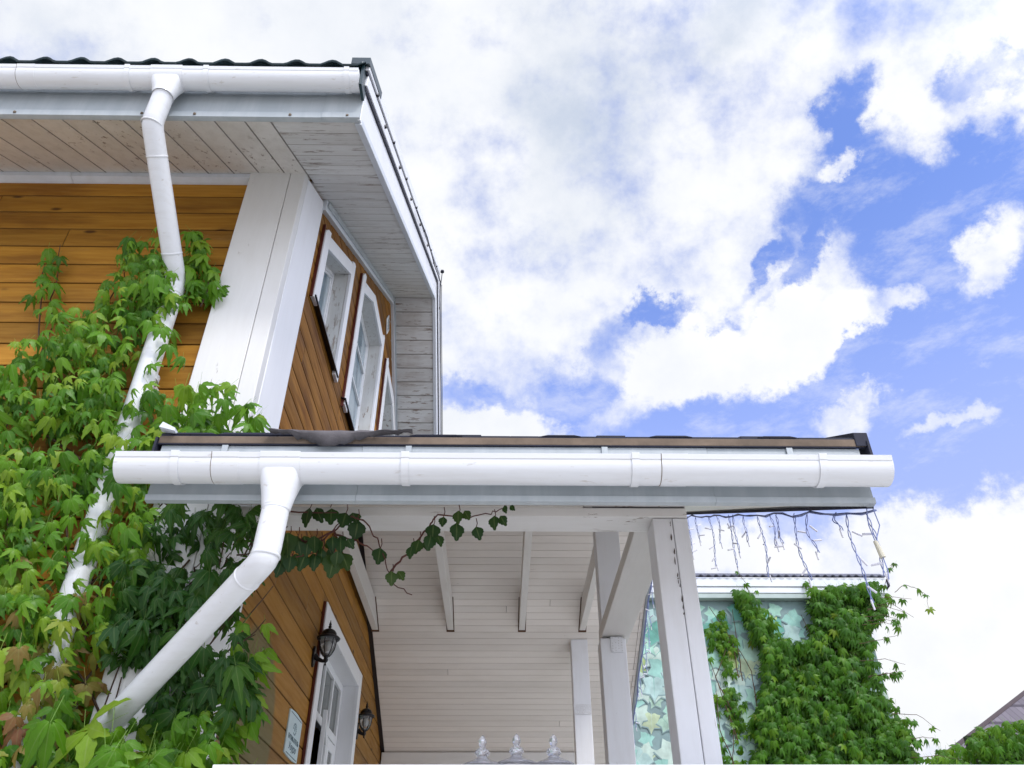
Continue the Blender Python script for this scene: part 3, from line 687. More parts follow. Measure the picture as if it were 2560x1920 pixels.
# torn felt flap
tf = MB(); nx_ = 30; xs = [-.70+i*.43/nx_ for i in range(nx_+1)]; v = []
for k in range(5):
    for i, x in enumerate(xs):
        q = i/nx_; drop = .052*(math.exp(-((q-.42)/.20)**2)*.8+.35*math.sin(math.pi*q)+.05*math.sin(q*37))*(k/4)+(.004*math.sin(q*71)+.003*math.sin(q*133) if k == 4 else 0)
        v.append((x, 2.034-.012*math.sin(k*.9)-.0015*math.sin(q*31+k), 1.308-drop*.85+.001*math.sin(q*40+k)))
tf.add(v, [(k*(nx_+1)+i, k*(nx_+1)+i+1, (k+1)*(nx_+1)+i+1, (k+1)*(nx_+1)+i) for k in range(4) for i in range(nx_)], .5)
obj('torn_felt', tf, M_felt, proof, smooth=60, solid=.004, label='torn grey roofing felt flap hanging over the eave')
tf = MB(); tf.prism([(-1.035, 1.318), (-.985, 1.304), (-.985, 1.314), (-1.027, 1.336)], 1, 2.03, 2.06, .5); obj('end_cap', tf, M_fas2, proof, label='bent white metal scrap at the left end of the eave')
# fascia
fa = MB(); x = X0-.002
for i, x2 in enumerate((-.42, .62, X1)):
    d = .0015*(i % 2)
    fa.prism([(2.068, 1.080), (2.050-d, 1.081), (2.048-d, 1.098), (2.058-d, 1.103), (2.058-d, 1.268), (2.07, 1.268), (2.07, 1.080)], 0, x, x2, .5); x = x2+.001
obj('fascia', fa, M_fas, porch)
for x in (-.985+.155, .31, .87, -.28): 
    q = MB(); q.box(x-.009, x+.009, 2.050, 2.056, 1.20, 1.267, .5); obj('hanger', q, M_fas, porch)
# right rake edge (barge) of the porch
rk = MB()
for a, b in ((2.07, PY), (PY, 7.5)): rk.prism([(a, zp(a)-.014), (b, zp(b)-.014), (b, zp(b)+.188), (a, zp(a)+.188)], 0, 1.063, 1.083, .5)
obj('barge_board', rk, M_fas, porch, bevel=.003)
rk = MB(); rk.prism([(2.072, zp(2.072)-.018), (PY, PZ-.018), (PY, PZ-.006), (2.072, zp(2.072)-.006)], 0, 1.052, 1.085, .5); obj('barge_trim', rk, M_navy, porch)
# gutter and downpipe
lg = gutter(porch, -1.086, 1.110, 1.992, 1.158, .050, [-.919, -.273, .379, .912], [-.815, .453], -.624, .056)
fn = funnel(porch, -.624, 1.992, 1.158, .0560, .050, 1.018, .0385)
ld = downpipe(porch, [(-.624, 1.992, 1.04), (-.628, 1.992, .875), (-1.185, 2.56, .585), (-1.22, 2.59, .50)], .0375, [(0, .012), (0, .155), (1, .085)])
# beams, posts, ties
def beam(mb, x0, x1, y0, y1, z0, z1, m=M_beam, name='beam', label=None, c=.6):
    mb.box(x0, x1, y0, y1, z0, z1, c); return obj(name, mb, m, porch, bevel=.005, label=label)
beam(MB(), -.985, .672, 2.60, 2.725, 1.31, 1.348, label='front beam carried by the big post')
sp = MB(); sp.box(.30, .672, 2.605, 2.72, 1.352, 1.372, .3); obj('packing_block', sp, M_soff2, porch, bevel=.004)
crk = MB(); crk.box(.33, .665, 2.603, 2.72, 1.3482, 1.3518, .3); obj('crack', crk, M_black, porch)
beam(MB(), -.985, .672, 7.18, 7.30, 1.30, 1.445, label='rear beam')
p1 = MB(); p1.box(.545, .6155, 2.602, 2.725, FL, 1.307, .6); p1.box(.6175, .672, 2.6015, 2.725, FL, 1.307, .75)
obj('post', p1, M_post, porch, bevel=.004, label='big front post with a long vertical crack')
ck = MB(); z = .95
while z < 1.30:
    h = random.uniform(.004, .034); xx = .611+.005*math.sin(z*9)+random.uniform(-.002, .002)
    wq = random.uniform(.25, .9); v = [(xx-.001*wq, 2.599, z), (xx+.0015*wq, 2.599, z+.001), (xx+.004*wq, 2.599, z+h*.6), (xx+.001, 2.599, z+h), (xx-.003*wq, 2.599, z+h*.4)]
    ck.prism([(a[0], a[2]) for a in v], 1, 2.5992, 2.603, .5); z += h+random.choice([.001, .002, .01, .03])
obj('crack', ck, plain('crack_brown', (.05, .028, .02), .9), porch)
def post(x0, x1, y0, y1, z1, c=.7, label=None):
    b = MB(); b.box(x0, x1, y0, y1, FL, z1, c); return obj('post', b, M_post, porch, bevel=.004, label=label)
P2 = post(.490, .615, 3.90, 4.02, 1.306, .8, 'middle post')
b = MB(); b.box(.512, .640, 3.975, 4.09, 1.375, zp(4.0)+.02, .1); obj('post', b, M_post, porch, bevel=.004, label='upper post standing over the middle post')
P3 = post(.532, .657, 6.01, 6.13, zp(6.01)-.004, .8, 'rear post')
b = MB(); b.prism([(2.728, 1.318), (4.03, 1.318), (4.03, 1.388), (2.728, 1.372)], 0, .500, .640, .4); obj('tie_beam', b, M_raft, porch, bevel=.004)
def plate(x0, x1, y, z0, z1, nxx, nz, parent):
    b = MB(); b.box(x0, x1, y-.003, y, z0, z1, .5); pl = obj('nail_plate', b, M_post, parent, bevel=.001)
    h = MB()
    for i in range(nxx):
        for j in range(nz):
            if random.random() < .8: h.lathe((x0+(i+.6)*(x1-x0)/nxx, y-.0035, z0+(j+.5)*(z1-z0)/nz+.003*(i % 2)), [(0, -.0022), (.0022, -.0015), (.0022, .0015), (0, .0022)], 5)
    obj('nail', h, M_soff2, pl)
plate(.54, .60, 3.899, 1.235, 1.312, 4, 6, P2); plate(.53, .655, 6.009, 1.46, 1.53, 14, 7, P3)
# rafter ties with stained edges
for i, x in enumerate((-.965, -.400, .137, .592)):
    b = MB(); w_ = .045; zb_, zt2 = 2.045, 2.186; yf0 = PY-(PZ-zb_)/pf; yb0 = PY+(PZ-zb_)/pb
    yft = PY-(PZ-zt2)/pf; ybt = PY+(PZ-zt2)/pb
    b.prism([(yf0, zb_), (yb0-.01, zb_-.004), (ybt-.01, zt2), (yft, zt2)], 0, x, x+w_, .3+.2*i)
    R0 = obj('rafter', b, M_raft, porch, bevel=.003)
    st = MB()
    for xa, xb in ((x-.007, x-.0005), (x+w_+.0005, x+w_+.007)): st.prism([(yb0, zp(yb0)-.004), (ybt, zp(ybt)-.004), (ybt, zp(ybt)+.002), (yb0, zp(yb0)+.002)], 0, xa, xb, .5)
    st.prism([(yb0+.001, zp(yb0)-.004), (yb0+.014, zp(yb0+.014)-.004), (yb0+.014, zp(yb0+.014)+.003), (yb0+.001, zp(yb0)+.003)], 0, x-.007, x+w_+.007, .5)
    obj('sealant', st, plain('rusty_sealant', (.10, .045, .02), .8) if i == 0 else bpy.data.materials['rusty_sealant'], R0)
# floor and steps below
fl = MB(); fl.box(-.96, .90, 2.45, 7.4, -.25, -.19, .5); obj('floor', fl, M_beam, porch)
sk = MB(); sk.box(-.96, .90, 2.47, 2.5, FL, -.25, .5); sk.box(.86, .90, 2.5, 7.4, FL, -.25, .5); obj('skirting', sk, M_beam, porch)

# ================================================================== railing counter, table, jars
rail = empty('balustrade', (.5, 2.3, FL), 'white board balustrade with a flat top rail along the bottom edge', 'railing')
b = MB(); b.box(-.758, 3.2, 2.30, 2.40, .395, .433, .5); obj('top_rail', b, M_rail, rail, bevel=.003)
b = MB()
for i in range(26): b.box(-.75+i*.15, -.602+i*.15, 2.33, 2.36, FL, .395, None)
obj('board_panel', b, M_rail, rail, bevel=.003)
tbl = empty('side_table', (.1, 2.75, -.19), 'white table holding three crystal jars behind the balustrade', 'table')
b = MB(); b.box(-.3, .5, 2.62, 2.95, .26, .285, .5); obj('tabletop', b, M_rail, tbl, bevel=.004)
for x in (-.28, .46):
    for y in (2.64, 2.91): b = MB(); b.box(x, x+.025, y, y+.025, -.19, .26, .5); obj('leg', b, M_rail, tbl, bevel=.002)
for i, (x, lab) in enumerate(((-.056, 'crystal jar with pointed knob lid, furthest left on the table'), (.053, 'crystal jar standing between two like it behind the white rail'), (.172, 'crystal jar with pointed knob lid, nearest the rear porch post'))):
    j = empty('glass_jar', (x, 2.75, .285), lab, 'jar', 'lidded crystal jars behind the white rail')
    dz = -.003 if i == 0 else (.002 if i == 1 else 0)
    b = MB(); b.lathe((x, 2.75, .285), [(.038, 0), (.040, .004), (.038, .02), (.054, .06), (.058, .15), (.057, .220), (.054, .220), (.054, .15), (.049, .06), (.03, .012), (.001, .01)], 32); obj('jar_body', b, M_crystal, j, smooth=50)
    b = MB(); z0 = .5135+dz
    pr = [(.060, -.006), (.065, 0), (.064, .005), (.050, .011), (.034, .017), (.020, .024), (.013, .030)]
    b.lathe((x, 2.75, z0), pr+[(.009, .028), (.016, .020), (.032, .013), (.048, .007), (.058, .0)], 40); lid = obj('lid', b, M_crystal, j, smooth=50)
    b = MB(); n = 16; v = []
    kp = [(.013, .029), (.020, .032), (.0228, .039), (.0215, .047), (.015, .053), (.0085, .056), (.0088, .060), (.0120, .066), (.0130, .073), (.0115, .080), (.0070, .088), (.003, .092), (.0008, .094)]
    kk = []
    for a, c in kp: kk.append((a, c))
    for q, (a, c) in enumerate(kk):
        for t_ in range(n):
            th_ = 2*math.pi*t_/n; bump_ = (1+.06*(-1)**(t_+q)) if c < .066 else (1+.03*math.cos(th_*6)); v.append((x+a*bump_*math.cos(th_), 2.75+a*bump_*math.sin(th_), z0+c))
    b.add(v, [(q*n+t_, q*n+(t_+1) % n, (q+1)*n+(t_+1) % n, (q+1)*n+t_) for q in range(len(kk)-1) for t_ in range(n)]+[tuple(range(n))[::-1], tuple(range((len(kk)-1)*n, len(kk)*n))], .5)
    obj('knob', b, M_crystal, lid)

# ================================================================== wall lanterns
def lantern(y, z, reach, lab):
    L = empty('wall_lantern', (XW, y, z), lab, 'lantern', 'black wall lanterns beside the door')
    x = XW+reach
    b = MB(); b.prism([(y+.030*math.cos(a)*(.8+.2*abs(math.cos(2*a))), z+.055*math.sin(a)) for a in [2*math.pi*i/20 for i in range(20)]], 0, XW+.001, XW+.014, .5)
    obj('back_plate', b, M_iron, L, bevel=.003)
    b = MB(); b.tube([(XW+.012, y, z+.005), (XW+.03, y, z-.012), (XW+.055, y, z-.022), (x-.01, y, z-.022), (x, y, z-.018)], [.017, .012, .009, .009, .011], 12); b.lathe((x, y, z-.018), [(.001, -.03), (.005, -.026), (.006, -.02), (.003, -.015), (.010, -.008), (.013, 0), (.010, .01), (.016, .022)], 14)
    obj('arm', b, M_iron, L, smooth=45)
    b = MB(); b.lathe((x, y, z+.002), [(.014, 0), (.024, .012), (.037, .04), (.042, .075), (.042, .095)], 24); obj('glass', b, M_lglass, L, smooth=50)
    b = MB()
    for i in range(6):
        a = 2*math.pi*(i+.3)/6; b.tube([(x+math.cos(a)*r_, y+math.sin(a)*r_, z+.002+h) for r_, h in ((.015, -.002), (.026, .012), (.039, .04), (.044, .075), (.045, .098))], .0028, 6)
    obj('cage', b, M_iron, L, smooth=50)
    b = MB(); b.lathe((x, y, z+.096), [(.044, -.003), (.060, -.004), (.063, .003), (.056, .010), (.043, .016), (.040, .030), (.032, .042), (.020, .050), (.010, .053), (.006, .058), (.010, .064), (.006, .072), (.008, .078), (.003, .09), (.001, .102)], 22); obj('cap', b, M_iron, L, smooth=40)
    b = MB(); b.lathe((x, y, z+.03), [(.001, 0), (.014, .008), (.018, .025), (.013, .042), (.008, .05)], 14); obj('bulb', b, M_bulb, L, smooth=60)
lantern(4.285, 1.332, .073, 'black wall lantern between the blue plaque and the door')
lantern(5.905, 1.325, .058, 'black wall lantern on the far side of the door, nearest the back ceiling')

# ================================================================== plaque
pl = empty('wall_plaque', (XW, 4.10, .9), 'pale blue plaque with grey wreath emblem and hotel name left of the door', 'sign')
b = MB(); n = 12
pp = [(3.963, .800)]+[(3.963+.272*i/n, .800-.007*math.sin(math.pi*i/n)) for i in range(1, n)]+[(4.235, .800), (4.235, .990)]+[(4.235-.272*i/n, .990+.010*math.sin(math.pi*i/n)) for i in range(1, n)]+[(3.963, .990)]
b.prism(pp, 0, XW+.002, XW+.010, .5); obj('plate', b, plain('pale_blue_enamel', (.56, .70, .74), .35, 0, .03), pl, bevel=.002)
M_ink = plain('slate_ink', (.10, .16, .20), .6, 0, .1); M_ink2 = plain('faded_ink', (.26, .36, .41), .6, 0, .1)
def text(s, y, z, size, shear=0, name='lettering', m=M_ink, sx=1.0):
    cu = bpy.data.curves.new('t', 'FONT'); cu.body = s; cu.size = size*S; cu.shear = shear; cu.align_x = 'CENTER'; cu.extrude = .0006
    to = bpy.data.objects.new('t', cu); C.objects.link(to); bpy.context.view_layer.update()
    me = bpy.data.meshes.new_from_object(to.evaluated_get(bpy.context.evaluated_depsgraph_get())); bpy.data.objects.remove(to)
    R = Matrix(((0, 0, 1), (1, 0, 0), (0, 1, 0))).to_4x4(); me.transform(Matrix.Translation(W((XW+.0108, y, z))-ORG[pl.name])@R@Matrix.Diagonal((sx, 1, 1, 1)))
    me.materials.clear(); me.materials.append(m); o = bpy.data.objects.new(name, me); C.objects.link(o); o.parent = pl; return o
text('БУТИК-ОТЕЛЬ', 4.10, .868, .030, sx=1.05); text('Уоуро', 4.095, .828, .044, .45, sx=1.2)
e_ = MB()
for i in range(14):
    a = math.radians(-60+i*300/13-90+30); y, z = 4.10+.030*math.cos(a), .927+.024*math.sin(a); e_.prism([(y+.008*math.cos(a+q), z+.0045*math.sin(a+q)) for q in (0, 1.57, 3.14, 4.71)], 0, XW+.0104, XW+.0112, .5)
e_.prism([(4.10+.010*math.cos(q*.5), .93+.014*math.sin(q*.5)) for q in range(12)], 0, XW+.0104, XW+.0112, .5)
obj('emblem', e_, M_ink2, pl)
for z in (.806, .982):
    e_ = MB(); e_.box(XW+.0104, XW+.0112, 3.985, 4.215, z-.0016, z+.0016, .5); obj('border_line', e_, M_ink, pl)

# ================================================================== icicle lights
ic = empty('icicle_lights', (1.08, 2.1, 1.08), 'blue-grey icicle light string hanging from the right rake of the porch', 'string lights')
cdm = MB(); pth = []
for i in range(60):
    y = 2.06+i*(7.2-2.06)/59; sag = .012*abs(math.sin(i*.7))+.005*math.sin(i*2.1)
    pth.append((1.078+.004*math.sin(i), y, zp(y)-.024-sag))
cdm.tube(pth, .0035, 6); cdm.tube([(a[0]+.004, a[1], a[2]+.004*math.sin(i*1.7)) for i, a in enumerate(pth)], .003, 6)
obj('cord', cdm, M_cord, ic)
STR = [(4.180, 1.868), (3.989, 1.864), (3.740, 1.615), (3.606, 1.673), (3.419, 1.468), (3.357, 1.513), (3.208, 1.500), (3.024, 1.263), (2.878, 1.327), (2.818, 1.309), (2.647, 1.089), (2.533, 1.142), (2.311, 1.12), (2.234, .856), (2.105, .885)]
yb_ = 5.2
while yb_ < 7.1: STR.append((yb_, zp(yb_)-random.uniform(.1, .3))); yb_ += random.uniform(.12, .3)
for k, (y, z1) in enumerate(STR):
    z0 = zp(y)-.03; L = z0-z1; n = max(6, int(L/.012)); a_ = MB(); 
    kink = random.uniform(-.01, .01)
    for ph in (0, math.pi):
        a_.tube([(1.08+.0035*math.sin(i*.9+ph)+kink*math.sin(i/n*4), y+.0035*math.cos(i*.9+ph)+.008*math.sin(i/n*7+k), z0-L*i/n) for i in range(n+1)], .0016, 5)
    s_ = obj('strand', a_, M_cord, ic)
    z = z0-random.uniform(.04, .09)
    while z > z1-.01:
        th_ = random.uniform(0, 6.28); el = random.uniform(-.9, .5); d = Vector((math.cos(th_)*math.cos(el)*.9, math.sin(th_)*.5*math.cos(el), math.sin(el))).normalized()*.032
        p = Vector((1.08, y, z)); a_ = MB(); a_.tube([p, p+d], .0034, 6); obj('lamp', a_, M_tube, s_); z -= random.uniform(.05, .1)
    p = Vector((1.08, y, z1)); a_ = MB(); a_.tube([p+Vector((0, 0, .006)), p+Vector((.003, 0, -.024))], .0028, 6)
    obj('lamp', a_, M_tube, s_)
a_ = MB(); a_.tube([(1.075, 2.10, .985), (1.083, 2.10, .935)], [.0065, .0085], 10); obj('connector', a_, plain('cream_plastic', (.6, .57, .45), .5), ic)
a_ = MB()
for q in (-.006, .010): a_.tube([(1.075+q, 2.08, 1.09), (1.076+q*2, 2.09, 1.03), (1.075, 2.10, .98)], .0016, 5)
a_.tube([(1.083, 2.10, .935), (1.086, 2.1, .90), (1.082, 2.1, .87)], .0016, 5)
obj('lead_wire', a_, M_cord, ic)

# ================================================================== LEAVES
def leaflet(nt=6, serr=True, wmax=.30, droop=.35, fold=.12):
    """leaflet along +X, length 1; returns verts, faces, distance from midrib"""
    ts = np.linspace(0, 1, nt+1); V = []; G = []; F = []
    for i, t_ in enumerate(ts):
        wd = wmax*math.sin(math.pi*min(1, t_**.80))**1.12*(1.06-.3*t_) if 0 < t_ < 1 else 0
        zc = -droop*t_**1.8
        V.append((t_, 0, zc)); G.append(0)
        if 0 < t_ < 1:
            j = .04 if serr and i % 2 else -.0
            for sg in (-1, 1): V.append((t_+.02+j*1.2, sg*(wd+j), zc+fold*(wd)-droop*.15*wd)); G.append(1)
    idx = [0]; k = 1
    rows = [(0, 0, 0)]
    for i in range(1, nt): rows.append((k, k+1, k+2)); k += 3
    rows.append((k, k, k))
    for i in range(nt):
        a, b = rows[i], rows[i+1]
        for s_ in (1, 2):
            q = [a[0], a[s_], b[s_], b[0]]
            qq = []
            for x in q:
                if x not in qq: qq.append(x)
            if s_ == 2: qq = qq[::-1]
            F.append(tuple(qq))
    return np.array(V), F, np.array(G, float)
def compound(nt, serr, angs=(-105, -52, 0, 52, 105), lens=(.74, .95, 1.05, .95, .74), wmax=.235, droop=.62):
    V = []; F = []; G = []; o = 0
    for a, l in zip(angs, lens):
        v, f_, g_ = leaflet(nt, serr, wmax, droop)
        v = v*l; v[:, 0] += .07; ca, sa = math.cos(math.radians(a)), math.sin(math.radians(a))
        v = np.stack([v[:, 0]*ca-v[:, 1]*sa, v[:, 0]*sa+v[:, 1]*ca, v[:, 2]+.02*math.sin(a)], 1)
        V.append(v); G.append(g_); F += [tuple(i+o for i in q) for q in f_]; o += len(v)
    V.append(np.array([(-.9, -.012, .1), (-.9, .012, .1), (.06, .012, 0), (.06, -.012, 0)])); G.append(np.zeros(4)); F.append((o, o+1, o+2, o+3))
    return np.concatenate(V), F, np.concatenate(G)
def leaves(name, template, pos, dirx, nrm, size, tint, m, parent, label=None):
    if isinstance(template, list):
        w_ = rng.integers(0, len(template), len(pos))
        for i, t_ in enumerate(template):
            q = w_ == i
            if q.any(): leaves1(name, t_, pos[q], dirx[q], nrm[q], size[q], tint[q], m, parent, label)
    else: return leaves1(name, template, pos, dirx, nrm, size, tint, m, parent, label)
def leaves1(name, template, pos, dirx, nrm, size, tint, m, parent, label=None):
    """pos (n,3) in units; dirx: leaflet direction, nrm: up normal of the leaf"""
    V, F, G = template; n = len(pos); k = len(V)
    X = dirx/np.linalg.norm(dirx, axis=1)[:, None]; Z = nrm-(nrm*X).sum(1)[:, None]*X; Z /= np.linalg.norm(Z, axis=1)[:, None]; Y = np.cross(Z, X)
    bend = rng.uniform(.5, 1.5, n)
    P = V[None, :, 0, None]*X[:, None, :]+V[None, :, 1, None]*Y[:, None, :]+(V[None, :, 2, None]*bend[:, None, None])*Z[:, None, :]
    P = P*size[:, None, None]+pos[:, None, :]
    P = P.reshape(-1, 3)*S; P[:, 2] += H
    org = np.array(ORG[parent.name]); P -= org
    loops = np.array([i for q in F for i in q]); lt = np.array([len(q) for q in F])
    nl = len(loops); AL = (loops[None, :]+(np.arange(n)*k)[:, None]).ravel(); LT = np.tile(lt, n); LS = np.concatenate([[0], np.cumsum(LT)[:-1]])
    me = bpy.data.meshes.new(name); me.vertices.add(n*k); me.vertices.foreach_set('co', P.ravel().astype(np.float32))
    me.loops.add(len(AL)); me.loops.foreach_set('vertex_index', AL.astype(np.int32))
    me.polygons.add(len(LT)); me.polygons.foreach_set('loop_start', LS.astype(np.int32)); me.polygons.foreach_set('loop_total', LT.astype(np.int32))
    me.update(calc_edges=True)
    ca = me.color_attributes.new('col', 'FLOAT_COLOR', 'CORNER'); col = np.zeros((n, nl, 4), np.float32)
    col[:, :, 0] = tint[:, None]; col[:, :, 1] = G[loops][None, :]; col[:, :, 3] = 1; ca.data.foreach_set('color', col.ravel())
    me.polygons.foreach_set('use_smooth', [True]*len(LT)); me.materials.append(m)
    o = bpy.data.objects.new(name, me); C.objects.link(o); o.parent = parent; ORG[o.name] = ORG[parent.name]
    if label: o['label'] = label
    return o
def inpoly(px, pz, poly):
    ins = np.zeros(len(px), bool); n = len(poly)
    for i in range(n):
        x1, y1 = poly[i]; x2, y2 = poly[(i+1) % n]
        c = ((y1 > pz) != (y2 > pz)) & (px < (x2-x1)*(pz-y1)/(y2-y1+1e-12)+x1); ins ^= c
    return ins
def sample(poly, n):
    a = np.array(poly); lo, hi = a.min(0), a.max(0); out = np.zeros((0, 2))
    while len(out) < n:
        p = rng.uniform(lo, hi, (n*2, 2)); out = np.concatenate([out, p[inpoly(p[:, 0], p[:, 1], poly)]])
    return out[:n]
def orient(n, out=-.62, up=.78, spread=.34, swing=.42):
    nr = np.stack([rng.normal(0, spread, n), np.full(n, out)+rng.normal(0, spread*.5, n), np.full(n, up)+rng.normal(0, spread, n)], 1)
    dx = np.stack([rng.normal(0, swing, n), np.full(n, -.35)+rng.normal(0, .2, n), np.full(n, -1.0)], 1)
    return dx, nr
T_hi = [compound(8, True, (-96, -48, 0, 48, 96), (.70, .92, 1.05, .92, .72), .215, 1.0), compound(8, True, (-80, -40, 6, 46, 90), (.55, .9, 1.1, .82, .62), .24, 1.2), compound(8, True, (-112, -58, -4, 40, 86), (.6, 1.0, .95, 1.0, .8), .20, .75), compound(8, True, (-70, -30, 10, 60, 110), (.8, 1.0, .9, .7, .5), .26, 1.35)]
T_hi2 = [compound(8, True, (-62, 0, 62), (.9, 1.05, .9), .27, .8), compound(8, True, (-70, -5, 50), (.7, 1.1, .95), .30, 1.2)]
T_lo = [compound(4, False, (-88, -44, 0, 44, 88), wmax=.235, droop=.7), compound(4, False, (-60, -25, 8, 50, 95), (.8, 1, 1.1, .9, .6), wmax=.22, droop=.95)]
T_one = leaflet(10, True, .46, .25)
def stems(mb, pts, r_=.004, n=6, jit=.006):
    q = []
    for i in range(len(pts)-1):
        a, b = Vector(pts[i]), Vector(pts[i+1])
        for k in range(4): p = a.lerp(b, k/4); q.append(p+Vector((random.uniform(-jit, jit), random.uniform(-jit, jit)*.5, random.uniform(-jit, jit))))
    q.append(Vector(pts[-1])); mb.tube(q, [r_*(1-.6*i/len(q)) for i in range(len(q))], n)

# ---- creeper on the front wall
LV = [(-1.827, 1.279), (-2.063, 1.879), (-1.928, 1.949), (-1.933, 2.116), (-1.81, 2.142), (-1.721, 2.219), (-1.69, 2.405), (-1.636, 2.604), (-1.536, 2.649), (-1.415, 2.491), (-1.362, 2.275), (-1.415, 2.072), (-1.384, 1.817), (-1.31, 1.774), (-1.161, 1.775), (-1.113, 1.566), (-1.256, 1.467), (-1.265, 1.318), (-0.842, 1.293), (-0.826, 1.162), (-0.881, 1.014), (-0.827, 0.891), (-0.763, 0.747), (-0.749, 0.638), (-0.776, 0.534), (-0.732, 0.412), (-.80, -1.2), (-2.2, -1.2), (-2.2, .5), (-2.1, 1.279)]
vineL = empty('climbing_vine', (-1.5, 2.6, FL), 'five-leaved creeper covering the golden front wall, downpipe and corner, reddish low down', 'vine')
def wallpts(poly, n, y0, y1):
    p = sample(poly, n); y = y0-(y0-y1)*rng.beta(1.4, 1.6, n); P_q = np.stack([p[:, 0], y, p[:, 1]], 1)
    a, b_2 = np.array([-.628, 1.992, .875]), np.array([-1.185, 2.56, .585]); d = b_2-a; t_ = np.clip(((P_q-a)@d)/(d@d), 0, .93); c = a+t_[:, None]*d     # nothing grows in front of the slanting pipe
    near = (np.linalg.norm((P_q-c)[:, [0, 2]], axis=1) < .13) & (P_q[:, 1] < c[:, 1]+.10); P_q[near, 1] = np.minimum(2.63, c[near, 1]+.14); return P_q
# depth of the mass: behind the porch fascia the leaves stay against the wall
n = 6600; P = wallpts(LV, n, 2.64, 2.40)
keep = ~((P[:, 2] > 1.30) & (P[:, 2] < 1.6) & (P[:, 0] > -1.14))
cl = np.sin(P[:, 0]*17+P[:, 2]*9)+np.sin(P[:, 2]*21-P[:, 0]*6)+rng.normal(0, .7, n); keep &= cl > -1.0
lowside = (P[:, 0] > -1.06) & (P[:, 2] > .55) & (P[:, 2] < 1.28); keep &= ~(lowside & (rng.random(n) < .12))
onpipe = (np.abs(P[:, 0]+1.418) < .075) & (((P[:, 2] > 1.80) & (P[:, 2] < 2.24)) | ((P[:, 2] > 1.12) & (P[:, 2] < 1.47))); keep &= ~(onpipe & (rng.random(n) < .80))
P = P[keep]; n = len(P); dx, nr = orient(n)
tint = np.clip(rng.normal(.42, .27, n), 0, .86)
red = (P[:, 0] < -1.22+rng.normal(0, .12, n)) & (P[:, 2] < 1.1+rng.normal(0, .12, n)) & (rng.random(n) < np.where(P[:, 2] < .8, .45, .10)); tint[red] = rng.uniform(.86, 1.0, red.sum())
shd = (P[:, 0] > -1.22) & (P[:, 2] < 1.32) & (P[:, 2] > .62)  # leaves below the eave get a darker green, shade painted in
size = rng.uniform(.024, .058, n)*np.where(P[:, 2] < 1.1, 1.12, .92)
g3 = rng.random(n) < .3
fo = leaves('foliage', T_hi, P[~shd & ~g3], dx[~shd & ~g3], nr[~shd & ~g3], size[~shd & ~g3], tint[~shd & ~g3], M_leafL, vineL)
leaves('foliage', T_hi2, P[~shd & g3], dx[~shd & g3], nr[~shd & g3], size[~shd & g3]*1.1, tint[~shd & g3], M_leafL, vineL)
leaves('foliage', T_hi, P[shd], dx[shd], nr[shd], size[shd]*1.12, tint[shd]*.8, M_leafD, vineL, label='leaves under the porch eave, the shade painted into a darker green')
TC = [(-1.444, 2.695), (-1.378, 2.727), (-1.255, 2.493), (-1.217, 2.41), (-1.268, 2.328), (-1.333, 2.275), (-1.395, 2.492)]
OR_ = [(-1.165, 1.703), (-0.896, 1.716), (-0.841, 1.644), (-0.818, 1.515), (-.9, 1.46), (-1.12, 1.46)]
for poly, k, y0, y1 in ((TC, 34, 2.63, 2.52), (OR_, 60, 2.50, 2.28)):
    P = wallpts(poly, k, y0, y1); dx, nr = orient(k); leaves('foliage', T_hi, P, dx, nr, rng.uniform(.040, .068, k), np.clip(rng.normal(.4, .18, k), 0, .8), M_leafL, vineL)
# sprays wrapping over the pipe
k = 46; zz = np.concatenate([rng.uniform(1.05, 2.28, 34), rng.uniform(2.2, 2.34, 12)]); P = np.stack([-1.41+rng.normal(0, .055, k), 2.50+rng.uniform(-.06, .02, k), zz], 1); dx, nr = orient(k)
leaves('foliage', T_hi, P, dx, nr, rng.uniform(.035, .06, k), np.clip(rng.normal(.45, .2, k), 0, .8), M_leafL, vineL)
# slender runners reaching up the wall
RUN = [[(-1.92, 2.64, 1.9), (-1.93, 2.64, 2.219), (-1.992, 2.64, 2.378), (-2.003, 2.64, 2.489), (-2.066, 2.645, 2.725)], [(-1.95, 2.64, 2.1), (-2.054, 2.64, 2.47), (-2.10, 2.64, 2.60)], [(-1.3, 2.6, 2.3), (-1.30, 2.6, 2.5), (-1.40, 2.6, 2.70), (-1.43, 2.6, 2.73)], [(-1.8, 2.63, 2.0), (-1.75, 2.63, 2.3), (-1.70, 2.63, 2.5), (-1.74, 2.63, 2.62)]]
stm = MB()
for q in RUN: stems(stm, q, .0035)
for i in range(70):
    x0 = random.uniform(-2.0, -1.1); z0 = random.uniform(-1.2, 1.2); stems(stm, [(x0, 2.63, z0), (x0+random.uniform(-.2, .2), 2.62, z0+.35), (x0+random.uniform(-.3, .3), 2.61, z0+random.uniform(.5, .8))], random.uniform(.004, .009))
for i in range(40):
    x0 = random.uniform(-1.1, -.86); z0 = random.uniform(.7, 1.2); stems(stm, [(x0, 2.58, z0), (x0+random.uniform(.0, .14), 2.53, z0+random.uniform(-.05, .2))], .003)
obj('stem', stm, M_stem, vineL, smooth=60)
P = []
for q in RUN:
    for i in range(len(q)-1):
        for s_ in range(3): a = Vector(q[i]).lerp(Vector(q[i+1]), (s_+random.random()*.6)/3); P.append((a.x+random.uniform(-.03, .03), a.y-.05, a.z))
P = np.array(P); k = len(P); dx, nr = orient(k); leaves('foliage', T_hi, P, dx, nr, rng.uniform(.028, .060, k), np.clip(rng.normal(.4, .15, k), 0, .8), M_leafL, vineL)
